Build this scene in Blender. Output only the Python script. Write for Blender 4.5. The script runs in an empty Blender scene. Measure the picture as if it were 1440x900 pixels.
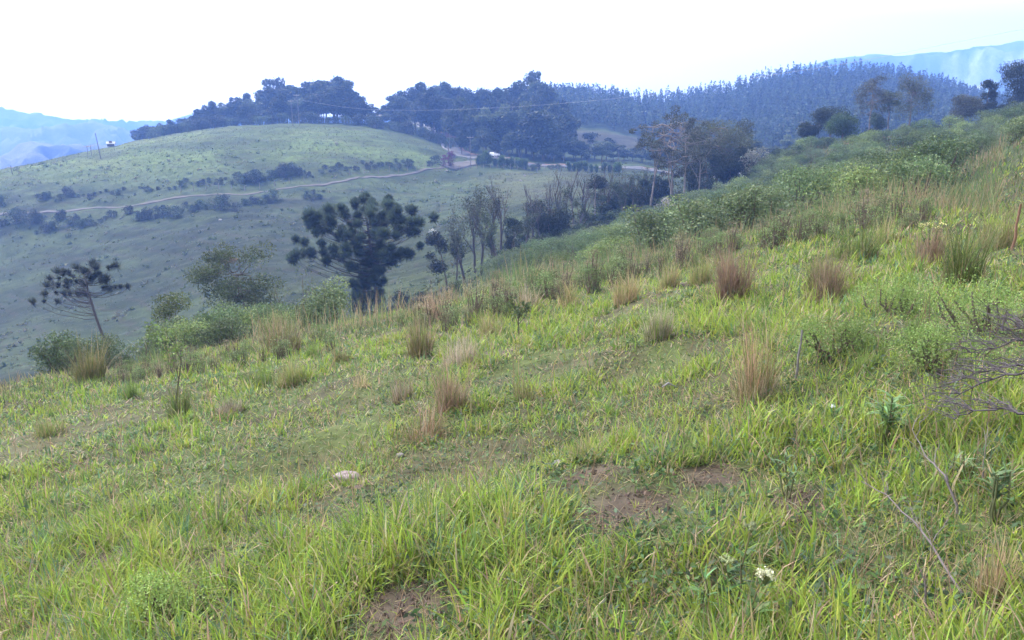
import bpy, math
import numpy as np
from mathutils import Vector
R = math.radians
rng = np.random.default_rng(11)
C = bpy.context.scene.collection

# ------------------------------------------------------------------ camera model (used to survey positions)
FPX, PITCH = 1130.0, R(13.0)
def ray(u, v, Y):
    """survey point: the place at forward distance Y metres seen at photo position (u, v)"""
    xc = (u - 720) / FPX; yc = (450 - v) / FPX
    dy = math.cos(PITCH) + yc * math.sin(PITCH); dz = -math.sin(PITCH) + yc * math.cos(PITCH)
    return (xc * Y / dy, Y, dz * Y / dy)
def xat(u, v, Y): return ray(u, v, Y)[0]

# ------------------------------------------------------------------ noise
def _h(ix, iy, s):
    n = (ix.astype(np.int64) * 374761393 + iy.astype(np.int64) * 668265263 + s * 1442695041) & 0xffffffff
    n = ((n ^ (n >> 13)) * 1274126177) & 0xffffffff
    n = (n ^ (n >> 16)) & 0xffff
    return n / 65535.0
def vn(x, y, s=0):
    x = np.asarray(x, float); y = np.asarray(y, float)
    ix = np.floor(x); iy = np.floor(y); fx = x - ix; fy = y - iy
    fx = fx * fx * (3 - 2 * fx); fy = fy * fy * (3 - 2 * fy)
    a = _h(ix, iy, s); b = _h(ix + 1, iy, s); c = _h(ix, iy + 1, s); d = _h(ix + 1, iy + 1, s)
    return (a * (1 - fx) + b * fx) * (1 - fy) + (c * (1 - fx) + d * fx) * fy
def fbm(x, y, s=0, o=4):
    t = 0; a = .5; n = 0
    for k in range(o):
        t = t + a * vn(x * 2 ** k + 17.3 * k, y * 2 ** k - 9.1 * k, s + k); n += a; a *= .55
    return t / n
def sst(a, b, x):
    t = np.clip((x - a) / (b - a), 0, 1); return t * t * (3 - 2 * t)

# ------------------------------------------------------------------ terrain: thin plate through surveyed points
CP = []
for Y in (-7, -3, 0, 3, 6, 10, 14, 18):
    for a in (-.8, -.5, -.25, 0, .25, .5, .8):
        x = a * (Y + 10)
        CP.append((x, Y, -1.7 + .22 * x - .10 * Y))
UV = [ # near crest and the slope falling away behind it
 (0,548,20),(130,528,21),(350,484,21),(530,456,20),(720,418,22),(900,365,30),(1000,338,36),
 (720,395,60),(800,362,70),(850,345,85),(900,320,95),(960,296,105),(1000,286,110),(1050,262,115),
 (1100,222,125),(1200,200,125),(1300,188,130),(1440,170,120),(1150,250,80),(1300,235,60),(1440,205,60),(1440,260,25),(1300,300,16),
 (1000,305,75),(900,338,60),(1150,290,40),
 (530,443,80),(600,425,70),(530,400,115),(530,370,140),(530,300,190),(560,268,225),(620,380,115),(620,300,180),(640,250,240),
 (720,352,110),(720,300,150),(720,255,225),(830,338,100),(830,300,135),(850,262,200),(920,285,140),(950,262,200),
 (0,500,112),(0,450,140),(0,380,170),(0,325,193),(0,303,203),(0,243,240),
 (200,495,108),(200,420,140),(200,350,170),(200,302,194),(200,290,202),(200,205,262),(100,225,250),
 (350,468,100),(350,400,130),(350,320,170),(350,283,200),(350,276,206),
 (300,178,0.0),(400,179,278),(470,181,280),(540,190,280),(600,205,276),(630,224,265),
 (300,188,268),(100,270,218),(300,240,226),(450,225,236),(450,262,214),(550,225,248),(550,250,233),(610,238,248),
 (700,228,256),(700,219,270),(640,226,262),(650,213,285),(800,237,248),(800,230,262),(900,240,240),(900,234,254),(1000,252,232),
 (612,190,335),(630,205,305),(760,222,290),(790,172,385),(850,182,372),(905,214,330),(830,215,320),(700,212,310),
 (800,146,470),(900,160,470),(1000,150,480),(1100,122,490),(1190,112,500),(1260,118,490),(1360,148,480),(1440,165,470),
 (1000,200,370),(1100,200,340),(1200,195,310),(1000,240,270),(700,165,420),(600,165,430)]
UV = [p for p in UV if p[2] > 1]
CP += [ray(*p) for p in UV]
def direct(u, Y, z): CP.append((xat(u, 300, Y), Y, z))
for u, Y, z in [(0,60,-22),(200,60,-19),(350,55,-15),(-150,60,-25),(1600,60,4),(1600,130,9),(1600,20,1.6),(-150,20,-8),
                (0,320,-24),(-150,240,-20),(200,330,-6),(300,330,0),(450,345,2.5),(1200,175,-3),(1300,190,-4),(1440,190,0),(1600,300,0),
                (-150,150,-36),(-150,200,-26),(-150,420,-50),(0,450,-50),(200,450,-35),(400,470,-12),(1600,480,20)]:
    direct(u, Y, z)
CP = np.array(CP)
def _as(x, y):
    d = np.maximum(y, -7.5) + 10
    return np.clip(x / d, -.85, .85) * 3.0, np.log(d)
_ca, _cs = _as(CP[:, 0], CP[:, 1]); _cq = CP[:, 2] / (np.maximum(CP[:, 1], -7.5) + 10)
def _k(r2): return np.where(r2 > 1e-12, .5 * r2 * np.log(np.maximum(r2, 1e-12)), 0)
_n = len(CP)
_A = np.zeros((_n + 3, _n + 3)); _A[:_n, :_n] = _k((_ca[:, None] - _ca) ** 2 + (_cs[:, None] - _cs) ** 2) + np.eye(_n) * 2e-3
_A[:_n, _n] = 1; _A[:_n, _n + 1] = _ca; _A[:_n, _n + 2] = _cs; _A[_n:, :_n] = _A[:_n, _n:].T
_w = np.linalg.solve(_A, np.concatenate([_cq, [0, 0, 0]]))
def _tps(x, y):
    a, s = _as(x, y); out = np.empty_like(a)
    for i in range(0, len(a), 20000):
        aa = a[i:i + 20000, None]; ss = s[i:i + 20000, None]
        out[i:i + 20000] = _k((aa - _ca) ** 2 + (ss - _cs) ** 2) @ _w[:_n] + _w[_n] + _w[_n + 1] * aa[:, 0] + _w[_n + 2] * ss[:, 0]
    return out * (np.maximum(y, -7.5) + 10)
RIDGES = [ # far ridges: distance, width, [(u, v of the crest)]
 (900, 120, [(-300,262),(-100,226),(0,214),(60,204),(120,201),(180,206),(260,212),(420,250)]),
 (1500, 170, [(-300,200),(0,180),(60,182),(110,172),(180,179),(230,184),(330,182),(500,210),(700,230)]),
 (2200, 220, [(-300,158),(-60,150),(0,153),(40,153),(75,160),(110,168),(170,173),(250,171),(300,156),(420,165),(700,175),(980,150),(1100,97),(1140,86),(1200,80),(1240,79),(1300,72),(1350,62),(1440,52),(1700,40)]),
 (1300, 150, [(1000,200),(1200,150),(1300,128),(1380,112),(1440,98),(1700,80),(800,230)]),
]
def _far(x, y):
    xc = x / np.maximum(y, 1); z = np.full_like(x, -70.0)
    for d, w, pr in RIDGES:
        pr = sorted(pr)
        pu = np.array([(p[0] - 720) / FPX for p in pr]); pz = np.array([ray(p[0], p[1], d)[2] for p in pr])
        h = np.interp(xc, pu, pz) + (fbm(xc * 22, y / 400, 5 + int(d), 4) - .5) * 26
        dd = y - d + (fbm(xc * 9, xc * 0 + d, 31, 3) - .5) * 180
        z = np.maximum(z, -70 + (h + 70) * np.exp(-(dd / w) ** 2) + ((1 - np.abs(fbm(x / 95, y / 130, 77, 4) - .5) * 5) - .6) * 46 * sst(0, 40, h + 70) * (np.abs(dd) > 0) * sst(0, 90, np.abs(dd)))
    return z
def H(x, y):
    x = np.atleast_1d(np.asarray(x, float)); y = np.atleast_1d(np.asarray(y, float))
    z = _tps(x, np.minimum(y, 640))
    r = np.hypot(x, y)
    near = 1 - sst(18, 40, r)
    z = z + near * ((fbm(x * 1.1, y * 1.1, 3, 3) - .5) * .22 + (fbm(x * .35, y * .35, 9, 2) - .5) * .3)
    mid = sst(60, 110, r) * (1 - sst(400, 520, r))
    z = z + mid * ((fbm(x / 7, y / 5, 21, 3) - .5) * .9) + mid * (fbm(x / 2.6, y / 2.2, 23, 2) - .5) * .45
    t = sst(520, 690, y)
    return z * (1 - t) + _far(x, y) * t
def H1(x, y): return float(H(x, y)[0])
def spot(u, Y, v=300):
    x = xat(u, v, Y); return Vector((x, Y, H1(x, Y)))

# ------------------------------------------------------------------ mesh building
class MB:
    def __init__(s): s.V = []; s.Q = []; s.T = []; s.K = []; s.n = 0
    def add(s, V, Q=None, T=None, col=(.1, .1, .1)):
        V = np.asarray(V, float).reshape(-1, 3); col = np.asarray(col, float)
        if col.ndim == 1: col = np.tile(col[:3], (len(V), 1))
        s.V.append(V); s.K.append(col[:, :3])
        if Q is not None and len(Q): s.Q.append(np.asarray(Q, np.int64).reshape(-1, 4) + s.n)
        if T is not None and len(T): s.T.append(np.asarray(T, np.int64).reshape(-1, 3) + s.n)
        s.n += len(V)
    def mesh(s, name, mat, smooth=True):
        me = bpy.data.meshes.new(name)
        V = np.concatenate(s.V); K = np.concatenate(s.K)
        Q = np.concatenate(s.Q) if s.Q else np.zeros((0, 4), np.int64)
        T = np.concatenate(s.T) if s.T else np.zeros((0, 3), np.int64)
        me.vertices.add(len(V)); me.vertices.foreach_set('co', V.astype(np.float32).ravel())
        me.loops.add(Q.size + T.size); me.polygons.add(len(Q) + len(T))
        me.loops.foreach_set('vertex_index', np.concatenate([Q.ravel(), T.ravel()]).astype(np.int32))
        st = np.concatenate([np.arange(len(Q)) * 4, Q.size + np.arange(len(T)) * 3]).astype(np.int32)
        me.polygons.foreach_set('loop_start', st)
        me.update(calc_edges=True)
        me.polygons.foreach_set('use_smooth', np.full(len(Q) + len(T), smooth))
        at = me.color_attributes.new('col', 'FLOAT_COLOR', 'POINT')
        at.data.foreach_set('color', np.concatenate([K, np.ones((len(K), 1))], 1).astype(np.float32).ravel())
        me.materials.append(mat); me.update()
        return me
    def build(s, name, mat, parent=None, smooth=True):
        o = bpy.data.objects.new(name, s.mesh(name, mat, smooth)); C.objects.link(o)
        if parent is not None: o.parent = parent
        return o
def tag(o, label=None, cat=None, group=None, kind=None):
    if label: o['label'] = label
    if cat: o['category'] = cat
    if group: o['group'] = group
    if kind: o['kind'] = kind
    return o
def empty(name, loc=(0, 0, 0), rz=0):
    o = bpy.data.objects.new(name, None); o.empty_display_size = .3; C.objects.link(o)
    o.location = loc; o.rotation_euler = (0, 0, rz); return o
def dup(root, loc, rz=0, sc=(1, 1, 1), label=None, group=None):
    r = root.copy(); C.objects.link(r); r.location = loc; r.rotation_euler = (0, 0, rz); r.scale = sc
    if label: r['label'] = label
    if group: r['group'] = group
    for ch in list(root.children):
        c = ch.copy(); C.objects.link(c); c.parent = r
    return r

def tube(mb, P, rad, n=6, col=(.1, .08, .06), cap=True):
    P = np.asarray(P, float); rad = np.broadcast_to(np.asarray(rad, float), (len(P),))
    t = np.gradient(P, axis=0); t /= np.linalg.norm(t, axis=1)[:, None] + 1e-9
    ref = np.array([0, 0, 1.]) if abs(t[0][2]) < .8 else np.array([1., 0, 0])
    a = np.cross(t, ref); a /= np.linalg.norm(a, axis=1)[:, None] + 1e-9; b = np.cross(t, a)
    ang = np.arange(n) / n * 2 * np.pi
    V = P[:, None] + rad[:, None, None] * (np.cos(ang)[None, :, None] * a[:, None] + np.sin(ang)[None, :, None] * b[:, None])
    i = np.arange(len(P) - 1)[:, None] * n; j = np.arange(n)[None]; k = (j + 1) % n
    Q = np.stack([i + j, i + k, i + n + k, i + n + j], -1).reshape(-1, 4)
    mb.add(V.reshape(-1, 3), Q, col=col)
    if cap:
        m = (len(P) - 1) * n; e = len(P) * n
        mb.add(np.vstack([V[-1], P[-1:]]), None, [(q, (q + 1) % n, n) for q in range(n)], col=col)
def bend(p0, p1, sag=0., jit=0., n=5, g=rng):
    t = np.linspace(0, 1, n)[:, None]; p0 = np.asarray(p0, float); p1 = np.asarray(p1, float)
    P = p0 * (1 - t) + p1 * t; P[:, 2] += (sag * 4 * t * (1 - t))[:, 0]
    if jit: P[1:-1] += g.normal(0, jit, (n - 2, 3))
    return P
def blades(mb, root, yaw, L, W, lean, curl, col, seg=3, sway=None):
    """curved tapering blades; lean = angle from upright at the root, curl = extra bend along the blade"""
    n = len(root); root = np.asarray(root, float)
    d = np.stack([np.cos(yaw), np.sin(yaw), 0 * yaw], 1); s = np.stack([-np.sin(yaw), np.cos(yaw), 0 * yaw], 1)
    if sway is not None: s = s * np.cos(sway)[:, None] + d * np.sin(sway)[:, None]
    p = root.copy(); rows = []; ws = [1, .95, .7, .4][:seg] if seg > 2 else [1, .75]
    for i in range(seg):
        w = (W * ws[i])[:, None] * .5
        rows += [p - s * w, p + s * w]
        th = lean + curl * (i + .5) / seg
        p = p + (L / seg)[:, None] * (d * np.sin(th)[:, None] + np.array([0, 0, 1.]) * np.cos(th)[:, None])
    rows.append(p); m = len(rows)
    V = np.stack(rows, 1).reshape(-1, 3); b = (np.arange(n) * m)[:, None]
    Q = np.concatenate([b + np.array([2 * i, 2 * i + 1, 2 * i + 3, 2 * i + 2]) for i in range(seg - 1)]) if seg > 1 else None
    T = b + np.array([2 * seg - 2, 2 * seg - 1, 2 * seg])
    mb.add(V, Q, T, np.repeat(col, m, 0))
def rv(n, g=rng):
    v = g.normal(size=(n, 3)); return v / (np.linalg.norm(v, axis=1)[:, None] + 1e-9)
def leaves(mb, P, size, col, g=rng, aspect=.55, nrm=None):
    """leaf faces: pointed diamonds, random orientation (or roughly facing nrm)"""
    n = len(P); a = rv(n, g)
    if nrm is not None:
        nn = nrm + g.normal(0, .55, (n, 3)); nn /= np.linalg.norm(nn, axis=1)[:, None] + 1e-9
        a = np.cross(nn, a); a /= np.linalg.norm(a, axis=1)[:, None] + 1e-9; b = np.cross(nn, a)
    else:
        b = np.cross(a, rv(n, g)); b /= np.linalg.norm(b, axis=1)[:, None] + 1e-9
    L = (size * g.uniform(.6, 1.3, n))[:, None] * .5
    V = np.stack([P - a * L, P + b * L * aspect - a * L * .1, P + a * L, P - b * L * aspect - a * L * .1], 1).reshape(-1, 3)
    mb.add(V, (np.arange(n) * 4)[:, None] + np.arange(4), None, np.repeat(np.broadcast_to(col, (n, 3)), 4, 0))
def tint(c, n, g=rng, v=.25, hue=.08):
    c = np.asarray(c, float); k = g.uniform(1 - v, 1 + v, (n, 1))
    return np.clip(c * k * (1 + g.normal(0, hue, (n, 3))), .004, .9)

# ------------------------------------------------------------------ materials
def nt(m): m.use_nodes = True; t = m.node_tree; t.nodes.clear(); return t, t.nodes, t.links
def leafmat(name, trans=.35, rough=.6, spec=.2):
    m = bpy.data.materials.new(name); t, N, L = nt(m)
    out = N.new('ShaderNodeOutputMaterial'); at = N.new('ShaderNodeAttribute'); at.attribute_name = 'col'
    oi = N.new('ShaderNodeObjectInfo'); hs = N.new('ShaderNodeHueSaturation')
    mr = N.new('ShaderNodeMapRange'); mr.inputs[3].default_value = .62; mr.inputs[4].default_value = 1.25
    L.new(oi.outputs['Random'], mr.inputs[0]); L.new(mr.outputs[0], hs.inputs['Value']); L.new(at.outputs['Color'], hs.inputs['Color'])
    p = N.new('ShaderNodeBsdfPrincipled'); p.inputs['Roughness'].default_value = rough; p.inputs['Specular IOR Level'].default_value = spec
    tr = N.new('ShaderNodeBsdfTranslucent'); mx = N.new('ShaderNodeMixShader'); mx.inputs[0].default_value = trans
    L.new(hs.outputs[0], p.inputs['Base Color']); L.new(hs.outputs[0], tr.inputs['Color'])
    L.new(p.outputs[0], mx.inputs[1]); L.new(tr.outputs[0], mx.inputs[2]); L.new(mx.outputs[0], out.inputs[0]); return m
def barkmat(name, scale=8, rough=.85):
    m = bpy.data.materials.new(name); t, N, L = nt(m)
    out = N.new('ShaderNodeOutputMaterial'); at = N.new('ShaderNodeAttribute'); at.attribute_name = 'col'
    no = N.new('ShaderNodeTexNoise'); no.inputs['Scale'].default_value = scale; no.inputs['Detail'].default_value = 6
    mr = N.new('ShaderNodeMapRange'); mr.inputs[3].default_value = .6; mr.inputs[4].default_value = 1.4
    tc = N.new('ShaderNodeTexCoord'); L.new(tc.outputs['Object'], no.inputs['Vector'])
    mu = N.new('ShaderNodeVectorMath'); mu.operation = 'SCALE'; L.new(at.outputs['Color'], mu.inputs[0])
    L.new(no.outputs['Fac'], mr.inputs[0]); L.new(mr.outputs[0], mu.inputs['Scale'])
    p = N.new('ShaderNodeBsdfPrincipled'); p.inputs['Roughness'].default_value = rough; p.inputs['Specular IOR Level'].default_value = .2
    bp = N.new('ShaderNodeBump'); bp.inputs['Strength'].default_value = .4; bp.inputs['Distance'].default_value = .03
    L.new(no.outputs['Fac'], bp.inputs['Height']); L.new(bp.outputs[0], p.inputs['Normal'])
    L.new(mu.outputs[0], p.inputs['Base Color']); L.new(p.outputs[0], out.inputs[0]); return m
def groundmat():
    m = bpy.data.materials.new('ground_soil_and_turf'); t, N, L = nt(m)
    out = N.new('ShaderNodeOutputMaterial'); at = N.new('ShaderNodeAttribute'); at.attribute_name = 'col'
    ge = N.new('ShaderNodeNewGeometry')
    acc = None
    for sc, lo, hi in ((6.0, .7, 1.3), (.8, .75, 1.25), (.12, .8, 1.2)):
        no = N.new('ShaderNodeTexNoise'); no.inputs['Scale'].default_value = sc; no.inputs['Detail'].default_value = 5
        L.new(ge.outputs['Position'], no.inputs['Vector'])
        mr = N.new('ShaderNodeMapRange'); mr.inputs[1].default_value = .3; mr.inputs[2].default_value = .7; mr.inputs[3].default_value = lo; mr.inputs[4].default_value = hi
        L.new(no.outputs['Fac'], mr.inputs[0])
        if acc is None: acc = mr.outputs[0]; nz = no
        else:
            mm = N.new('ShaderNodeMath'); mm.operation = 'MULTIPLY'; L.new(acc, mm.inputs[0]); L.new(mr.outputs[0], mm.inputs[1]); acc = mm.outputs[0]
    mu = N.new('ShaderNodeVectorMath'); mu.operation = 'SCALE'; L.new(at.outputs['Color'], mu.inputs[0]); L.new(acc, mu.inputs['Scale'])
    p = N.new('ShaderNodeBsdfPrincipled'); p.inputs['Roughness'].default_value = .95; p.inputs['Specular IOR Level'].default_value = .1
    bp = N.new('ShaderNodeBump'); bp.inputs['Strength'].default_value = .6; bp.inputs['Distance'].default_value = .05
    L.new(nz.outputs['Fac'], bp.inputs['Height']); L.new(bp.outputs[0], p.inputs['Normal'])
    L.new(mu.outputs[0], p.inputs['Base Color']); L.new(p.outputs[0], out.inputs[0]); return m
def plain(name, col, rough=.6, metal=0, nscale=3, var=.15):
    m = bpy.data.materials.new(name); t, N, L = nt(m)
    out = N.new('ShaderNodeOutputMaterial'); p = N.new('ShaderNodeBsdfPrincipled')
    no = N.new('ShaderNodeTexNoise'); no.inputs['Scale'].default_value = nscale; no.inputs['Detail'].default_value = 6
    tc = N.new('ShaderNodeTexCoord'); L.new(tc.outputs['Object'], no.inputs['Vector'])
    cr = N.new('ShaderNodeValToRGB'); cr.color_ramp.elements[0].position = .3; cr.color_ramp.elements[1].position = .7
    cr.color_ramp.elements[0].color = (*[c * (1 - var) for c in col], 1); cr.color_ramp.elements[1].color = (*[min(1, c * (1 + var)) for c in col], 1)
    L.new(no.outputs['Fac'], cr.inputs[0]); L.new(cr.outputs[0], p.inputs['Base Color'])
    p.inputs['Roughness'].default_value = rough; p.inputs['Metallic'].default_value = metal
    L.new(p.outputs[0], out.inputs[0]); return m
M_GRASS = leafmat('grass_blades', .42, .55, .25); M_LEAF = leafmat('leaves', .3, .6, .2); M_DRY = leafmat('dry_stalks', .4, .8, .1)
M_BARK = barkmat('bark'); M_GROUND = groundmat(); M_WOOD = barkmat('weathered_wood', 14)
M_ASPH = plain('asphalt', (.05, .05, .056), .8, 0, .6, .2); M_DIRT = plain('pale_dirt', (.062, .053, .045), .95, 0, .5, .25)
# ------------------------------------------------------------------ camera, sky, sun
sc = bpy.context.scene
cam = bpy.data.cameras.new('camera'); co = bpy.data.objects.new('camera', cam); C.objects.link(co)
co.location = (0, 0, 0); co.rotation_euler = (R(90) - PITCH, 0, 0)
cam.sensor_fit = 'HORIZONTAL'; cam.sensor_width = 36; cam.lens = 18 * FPX / 720; cam.clip_start = .05; cam.clip_end = 9000
sc.camera = co
SUN_AZ, SUN_EL = R(-52), R(46)          # azimuth from +Y, negative to the left
w = bpy.data.worlds.new('World'); sc.world = w; w.use_nodes = True
WN, WL = w.node_tree.nodes, w.node_tree.links; bg = WN['Background']
sky = WN.new('ShaderNodeTexSky'); sky.sky_type = 'NISHITA'; sky.sun_disc = False
sky.sun_elevation = SUN_EL; sky.sun_rotation = SUN_AZ; sky.dust_density = 4; sky.air_density = 1; sky.altitude = 600
hs = WN.new('ShaderNodeHueSaturation'); hs.inputs['Saturation'].default_value = .1
WL.new(sky.outputs[0], hs.inputs['Color']); WL.new(hs.outputs[0], bg.inputs[0]); bg.inputs[1].default_value = .15
sl = bpy.data.lights.new('sun', 'SUN'); sl.energy = 1.5; sl.angle = R(10); sl.color = (1, .93, .82)
so = bpy.data.objects.new('sun', sl); C.objects.link(so)
d = Vector((math.sin(SUN_AZ) * math.cos(SUN_EL), math.cos(SUN_AZ) * math.cos(SUN_EL), math.sin(SUN_EL)))
so.rotation_euler = d.to_track_quat('Z', 'Y').to_euler(); so.location = (-30, 30, 60)
sc.view_settings.view_transform = 'Standard'; sc.view_settings.look = 'None'; sc.view_settings.gamma = 1
sc.view_settings.exposure = 2.35
sc.render.engine = 'CYCLES'; sc.cycles.use_denoising = True; sc.cycles.max_bounces = 6; sc.cycles.transparent_max_bounces = 4
sc.cycles.volume_bounces = 1; sc.cycles.sample_clamp_indirect = 6

# ------------------------------------------------------------------ ground sheet: near pasture, valley, round hill, far hills
def seg_d(x, y, pl):
    """distance in plan to a polyline"""
    best = np.full(np.shape(x), 1e9)
    for (ax, ay), (bx, by) in zip(pl[:-1], pl[1:]):
        dx, dy = bx - ax, by - ay; t = np.clip(((x - ax) * dx + (y - ay) * dy) / (dx * dx + dy * dy + 1e-9), 0, 1)
        best = np.minimum(best, np.hypot(x - ax - t * dx, y - ay - t * dy))
    return best
TRACK = [ray(u, v, Y)[:2] for u, v, Y in [(-120,310,206),(0,303,203),(60,296,202),(110,297,203),(200,290,203),(300,283,205),(350,276,207),(440,265,213),(540,251,232),(600,240,246),(640,229,256)]]
BANK = [ray(u, v, Y)[:2] for u, v, Y in [(1150,212,126),(1200,203,127),(1250,197,128),(1300,192,128),(1345,188,128)]]
BARE = [(ray(u, v, 1)[0] * Y, Y, r) for u, v, Y, r in [(880,765,3.75,.36),(560,865,3.15,.26),(1000,745,4.0,.25),(230,780,3.9,.22),(300,850,3.4,.2),(830,705,4.4,.25),(150,710,5,.25),(940,465,12,.6),(690,505,10,.5),(1120,800,3.5,.2)]]
def bareness(x, y):
    b = np.zeros_like(x)
    for bx, by, r in BARE:
        b = np.maximum(b, 1 - sst(.45, 1.1, np.hypot(x - bx, y - by) / r + (fbm(x * 3, y * 3, 55, 3) - .5) * .9))
    return b
CLEAR = [(ray(u, v, 1)[0] * Y, Y, r) for u, v, Y, r in [(488,690,5.0,.45),(488,720,4.8,.4),(880,790,3.7,.5),(560,890,3.05,.34),(1000,770,3.9,.4),(830,730,4.3,.35),(350,740,4.4,.4),(940,560,7.4,.7),(760,520,8.5,1.1),(640,640,5.8,.5)]]
def clear_(x, y):
    b = np.zeros_like(x)
    for bx, by, r in CLEAR: b = np.maximum(b, 1 - sst(.5, 1.15, np.hypot(x - bx, y - by) / r + (fbm(x * 3, y * 3, 58, 3) - .5) * .8))
    return b
def mixc(c, k, m): return c * (1 - m[:, None]) + np.asarray(k) * m[:, None]
def ground_col(x, y, z):
    u = 720 + FPX * x / np.maximum(y, 1) * .98
    n1 = fbm(x * .9, y * .9, 41, 4); n2 = fbm(x / 14, y / 9, 43, 4); n3 = fbm(x / 3.2, y / 2.2, 44, 3)
    c = np.tile(np.array([.058, .056, .03]), (len(x), 1))
    c = mixc(c, (.06, .075, .026), sst(.45, .62, n1))
    c = mixc(c, (.066, .052, .04), bareness(x, y))
    far = sst(14, 45, np.hypot(x, y))
    p = np.tile(np.array([.056, .066, .034]), (len(x), 1))
    p = mixc(p, (.058, .064, .034), sst(.42, .62, n2)); p = mixc(p, (.03, .04, .021), sst(.5, .7, n3))
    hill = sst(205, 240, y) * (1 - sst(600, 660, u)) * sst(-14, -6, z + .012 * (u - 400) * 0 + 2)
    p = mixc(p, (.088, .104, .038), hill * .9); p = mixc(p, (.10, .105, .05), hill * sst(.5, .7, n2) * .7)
    p = mixc(p, (.045, .055, .03), (1 - sst(240, 330, u)) * (1 - sst(150, 205, y)) * sst(60, 90, y) * .5)
    p = mixc(p, (.085, .075, .048), sst(650, 720, u) * (1 - sst(800, 860, u)) * sst(150, 190, y) * (1 - sst(238, 246, y)) * .6)
    p = mixc(p, (.07, .056, .042), sst(765, 800, u) * (1 - sst(895, 915, u)) * sst(318, 330, y) * (1 - sst(362, 372, y)))
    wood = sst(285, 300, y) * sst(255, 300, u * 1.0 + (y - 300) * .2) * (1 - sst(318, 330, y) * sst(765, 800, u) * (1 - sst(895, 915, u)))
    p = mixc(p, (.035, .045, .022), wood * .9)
    p = mixc(p, (.05, .07, .045), sst(600, 680, y))
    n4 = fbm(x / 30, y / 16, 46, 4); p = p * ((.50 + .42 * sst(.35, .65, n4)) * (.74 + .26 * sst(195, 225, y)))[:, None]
    p = p * np.array([.93, 1.10, .70])
    tr = np.sin(z * 5.2 + 5 * fbm(x / 18, y / 18, 47, 3) + x * .05); p = mixc(p, (.034, .03, .022), sst(.78, .97, tr) * sst(.42, .55, fbm(x / 9, y / 9, 48, 2)) * .55)
    bd = seg_d(x, y, BANK); p = mixc(p, (.17, .07, .043), 1 - sst(2.2, 4.5, bd + (n3 - .5) * 3))
    c = c * (1 - far[:, None]) + p * far[:, None]
    # farmland patchwork on far hills
    ff = sst(640, 720, y); pt = vn(x / 130 + 5 * fbm(x / 200, y / 200, 3), y / 110, 91)
    q = np.tile(np.array([.042, .055, .032]), (len(x), 1)); q = mixc(q, (.11, .115, .065), sst(.5, .56, pt)); q = mixc(q, (.018, .028, .018), 1 - sst(.25, .3, pt)); sunlit_ = sst(700, 900, u); q = q * (1 - sunlit_[:, None]) + q * 2.6 * sunlit_[:, None]  # right mountain's sunlight is put into its colour
    return c * (1 - ff[:, None]) + q * ff[:, None]
na, ns = 430, 1060
sg = np.log(np.concatenate([np.geomspace(3.2, 28, 250)[:-1], np.geomspace(28, 420, 600)[:-1], np.geomspace(420, 2560, ns - 848)]))
ag = np.concatenate([np.linspace(-2.2, -.8, 25)[:-1], np.linspace(-.8, .8, na - 48), np.linspace(.8, 2.2, 25)[1:]]); na = len(ag)
Sg, Ag = np.meshgrid(sg, ag, indexing='ij'); Yg = np.exp(Sg) - 10; Xg = Ag * (Yg + 10)
xf, yf = Xg.ravel(), Yg.ravel(); zf = H(xf, yf)
i = np.arange(len(sg) - 1)[:, None] * na; j = np.arange(na - 1)[None]
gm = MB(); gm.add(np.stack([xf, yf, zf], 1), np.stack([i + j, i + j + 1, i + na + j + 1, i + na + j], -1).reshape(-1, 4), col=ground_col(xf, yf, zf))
ground = tag(gm.build('ground', M_GROUND), kind='structure')

def strip(name, pts, width, mat, off, n=400, tilt=None):
    P = np.array(pts, float); s = np.r_[0, np.cumsum(np.linalg.norm(np.diff(P, axis=0), axis=1))]
    t = np.linspace(0, s[-1], n); Q = np.stack([np.interp(t, s, P[:, k]) for k in (0, 1)], 1)
    ker = np.hanning(41); ker /= ker.sum(); pad = np.pad(Q, ((20, 20), (0, 0)), 'edge')
    pad[:20] = Q[0] + (Q[0] - Q[1]) * np.arange(20, 0, -1)[:, None]; pad[-20:] = Q[-1] + (Q[-1] - Q[-2]) * np.arange(1, 21)[:, None]
    Q = np.stack([np.convolve(pad[:, k], ker, 'valid') for k in (0, 1)], 1)
    T = np.gradient(Q, axis=0); T /= np.linalg.norm(T, axis=1)[:, None]; N = np.stack([-T[:, 1], T[:, 0]], 1)
    cols = np.linspace(-.5, .5, 7); m = MB(); rows = []
    for k in cols:
        q = Q + N * width * k; rows.append(np.c_[q, H(q[:, 0], q[:, 1]) + off])
    V = np.stack(rows, 1)                     # n,7,3
    ctr = V[:, 3, 2]; V[:, :, 2] = np.maximum(V[:, :, 2], (V[:, :, 2] + ctr[:, None]) / 2)
    V = np.concatenate([V[:, :1] - [0, 0, off + .25], V, V[:, -1:] - [0, 0, off + .25]], 1); c = 9
    i = np.arange(n - 1)[:, None] * c; j = np.arange(c - 1)[None]
    m.add(V.reshape(-1, 3), np.stack([i + j, i + c + j, i + c + j + 1, i + j + 1], -1).reshape(-1, 4))
    return tag(m.build(name, mat), kind='structure'), Q, N
ROADP = [ray(u, v, Y)[:2] for u, v, Y in [(585,180,390),(608,186,345),(628,196,325),(632,205,305),(636,213,284),(660,219,272),(700,225,262),(760,231,254),(800,234,253),(900,237,247),(1000,246,240),(1120,240,240)]]
road, RQ, RN = strip('road', ROADP, 6.5, M_ASPH, .22)
M_RED = plain('red_earth', (.13, .065, .045), .95, 0, .5, .25); VS = (1,)
for k, sd in enumerate(VS):              # pale verge of the road
    strip('roadside_verge', RQ[20:-10] + RN[20:-10] * sd * 4.0, 1.6, M_RED, .16)
for k in (): strip('road_edge_line', RQ[5:-5] + RN[5:-5] * 6.5 * k, .12, plain('road_paint', (.7, .7, .68), .6), .27)
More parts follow.
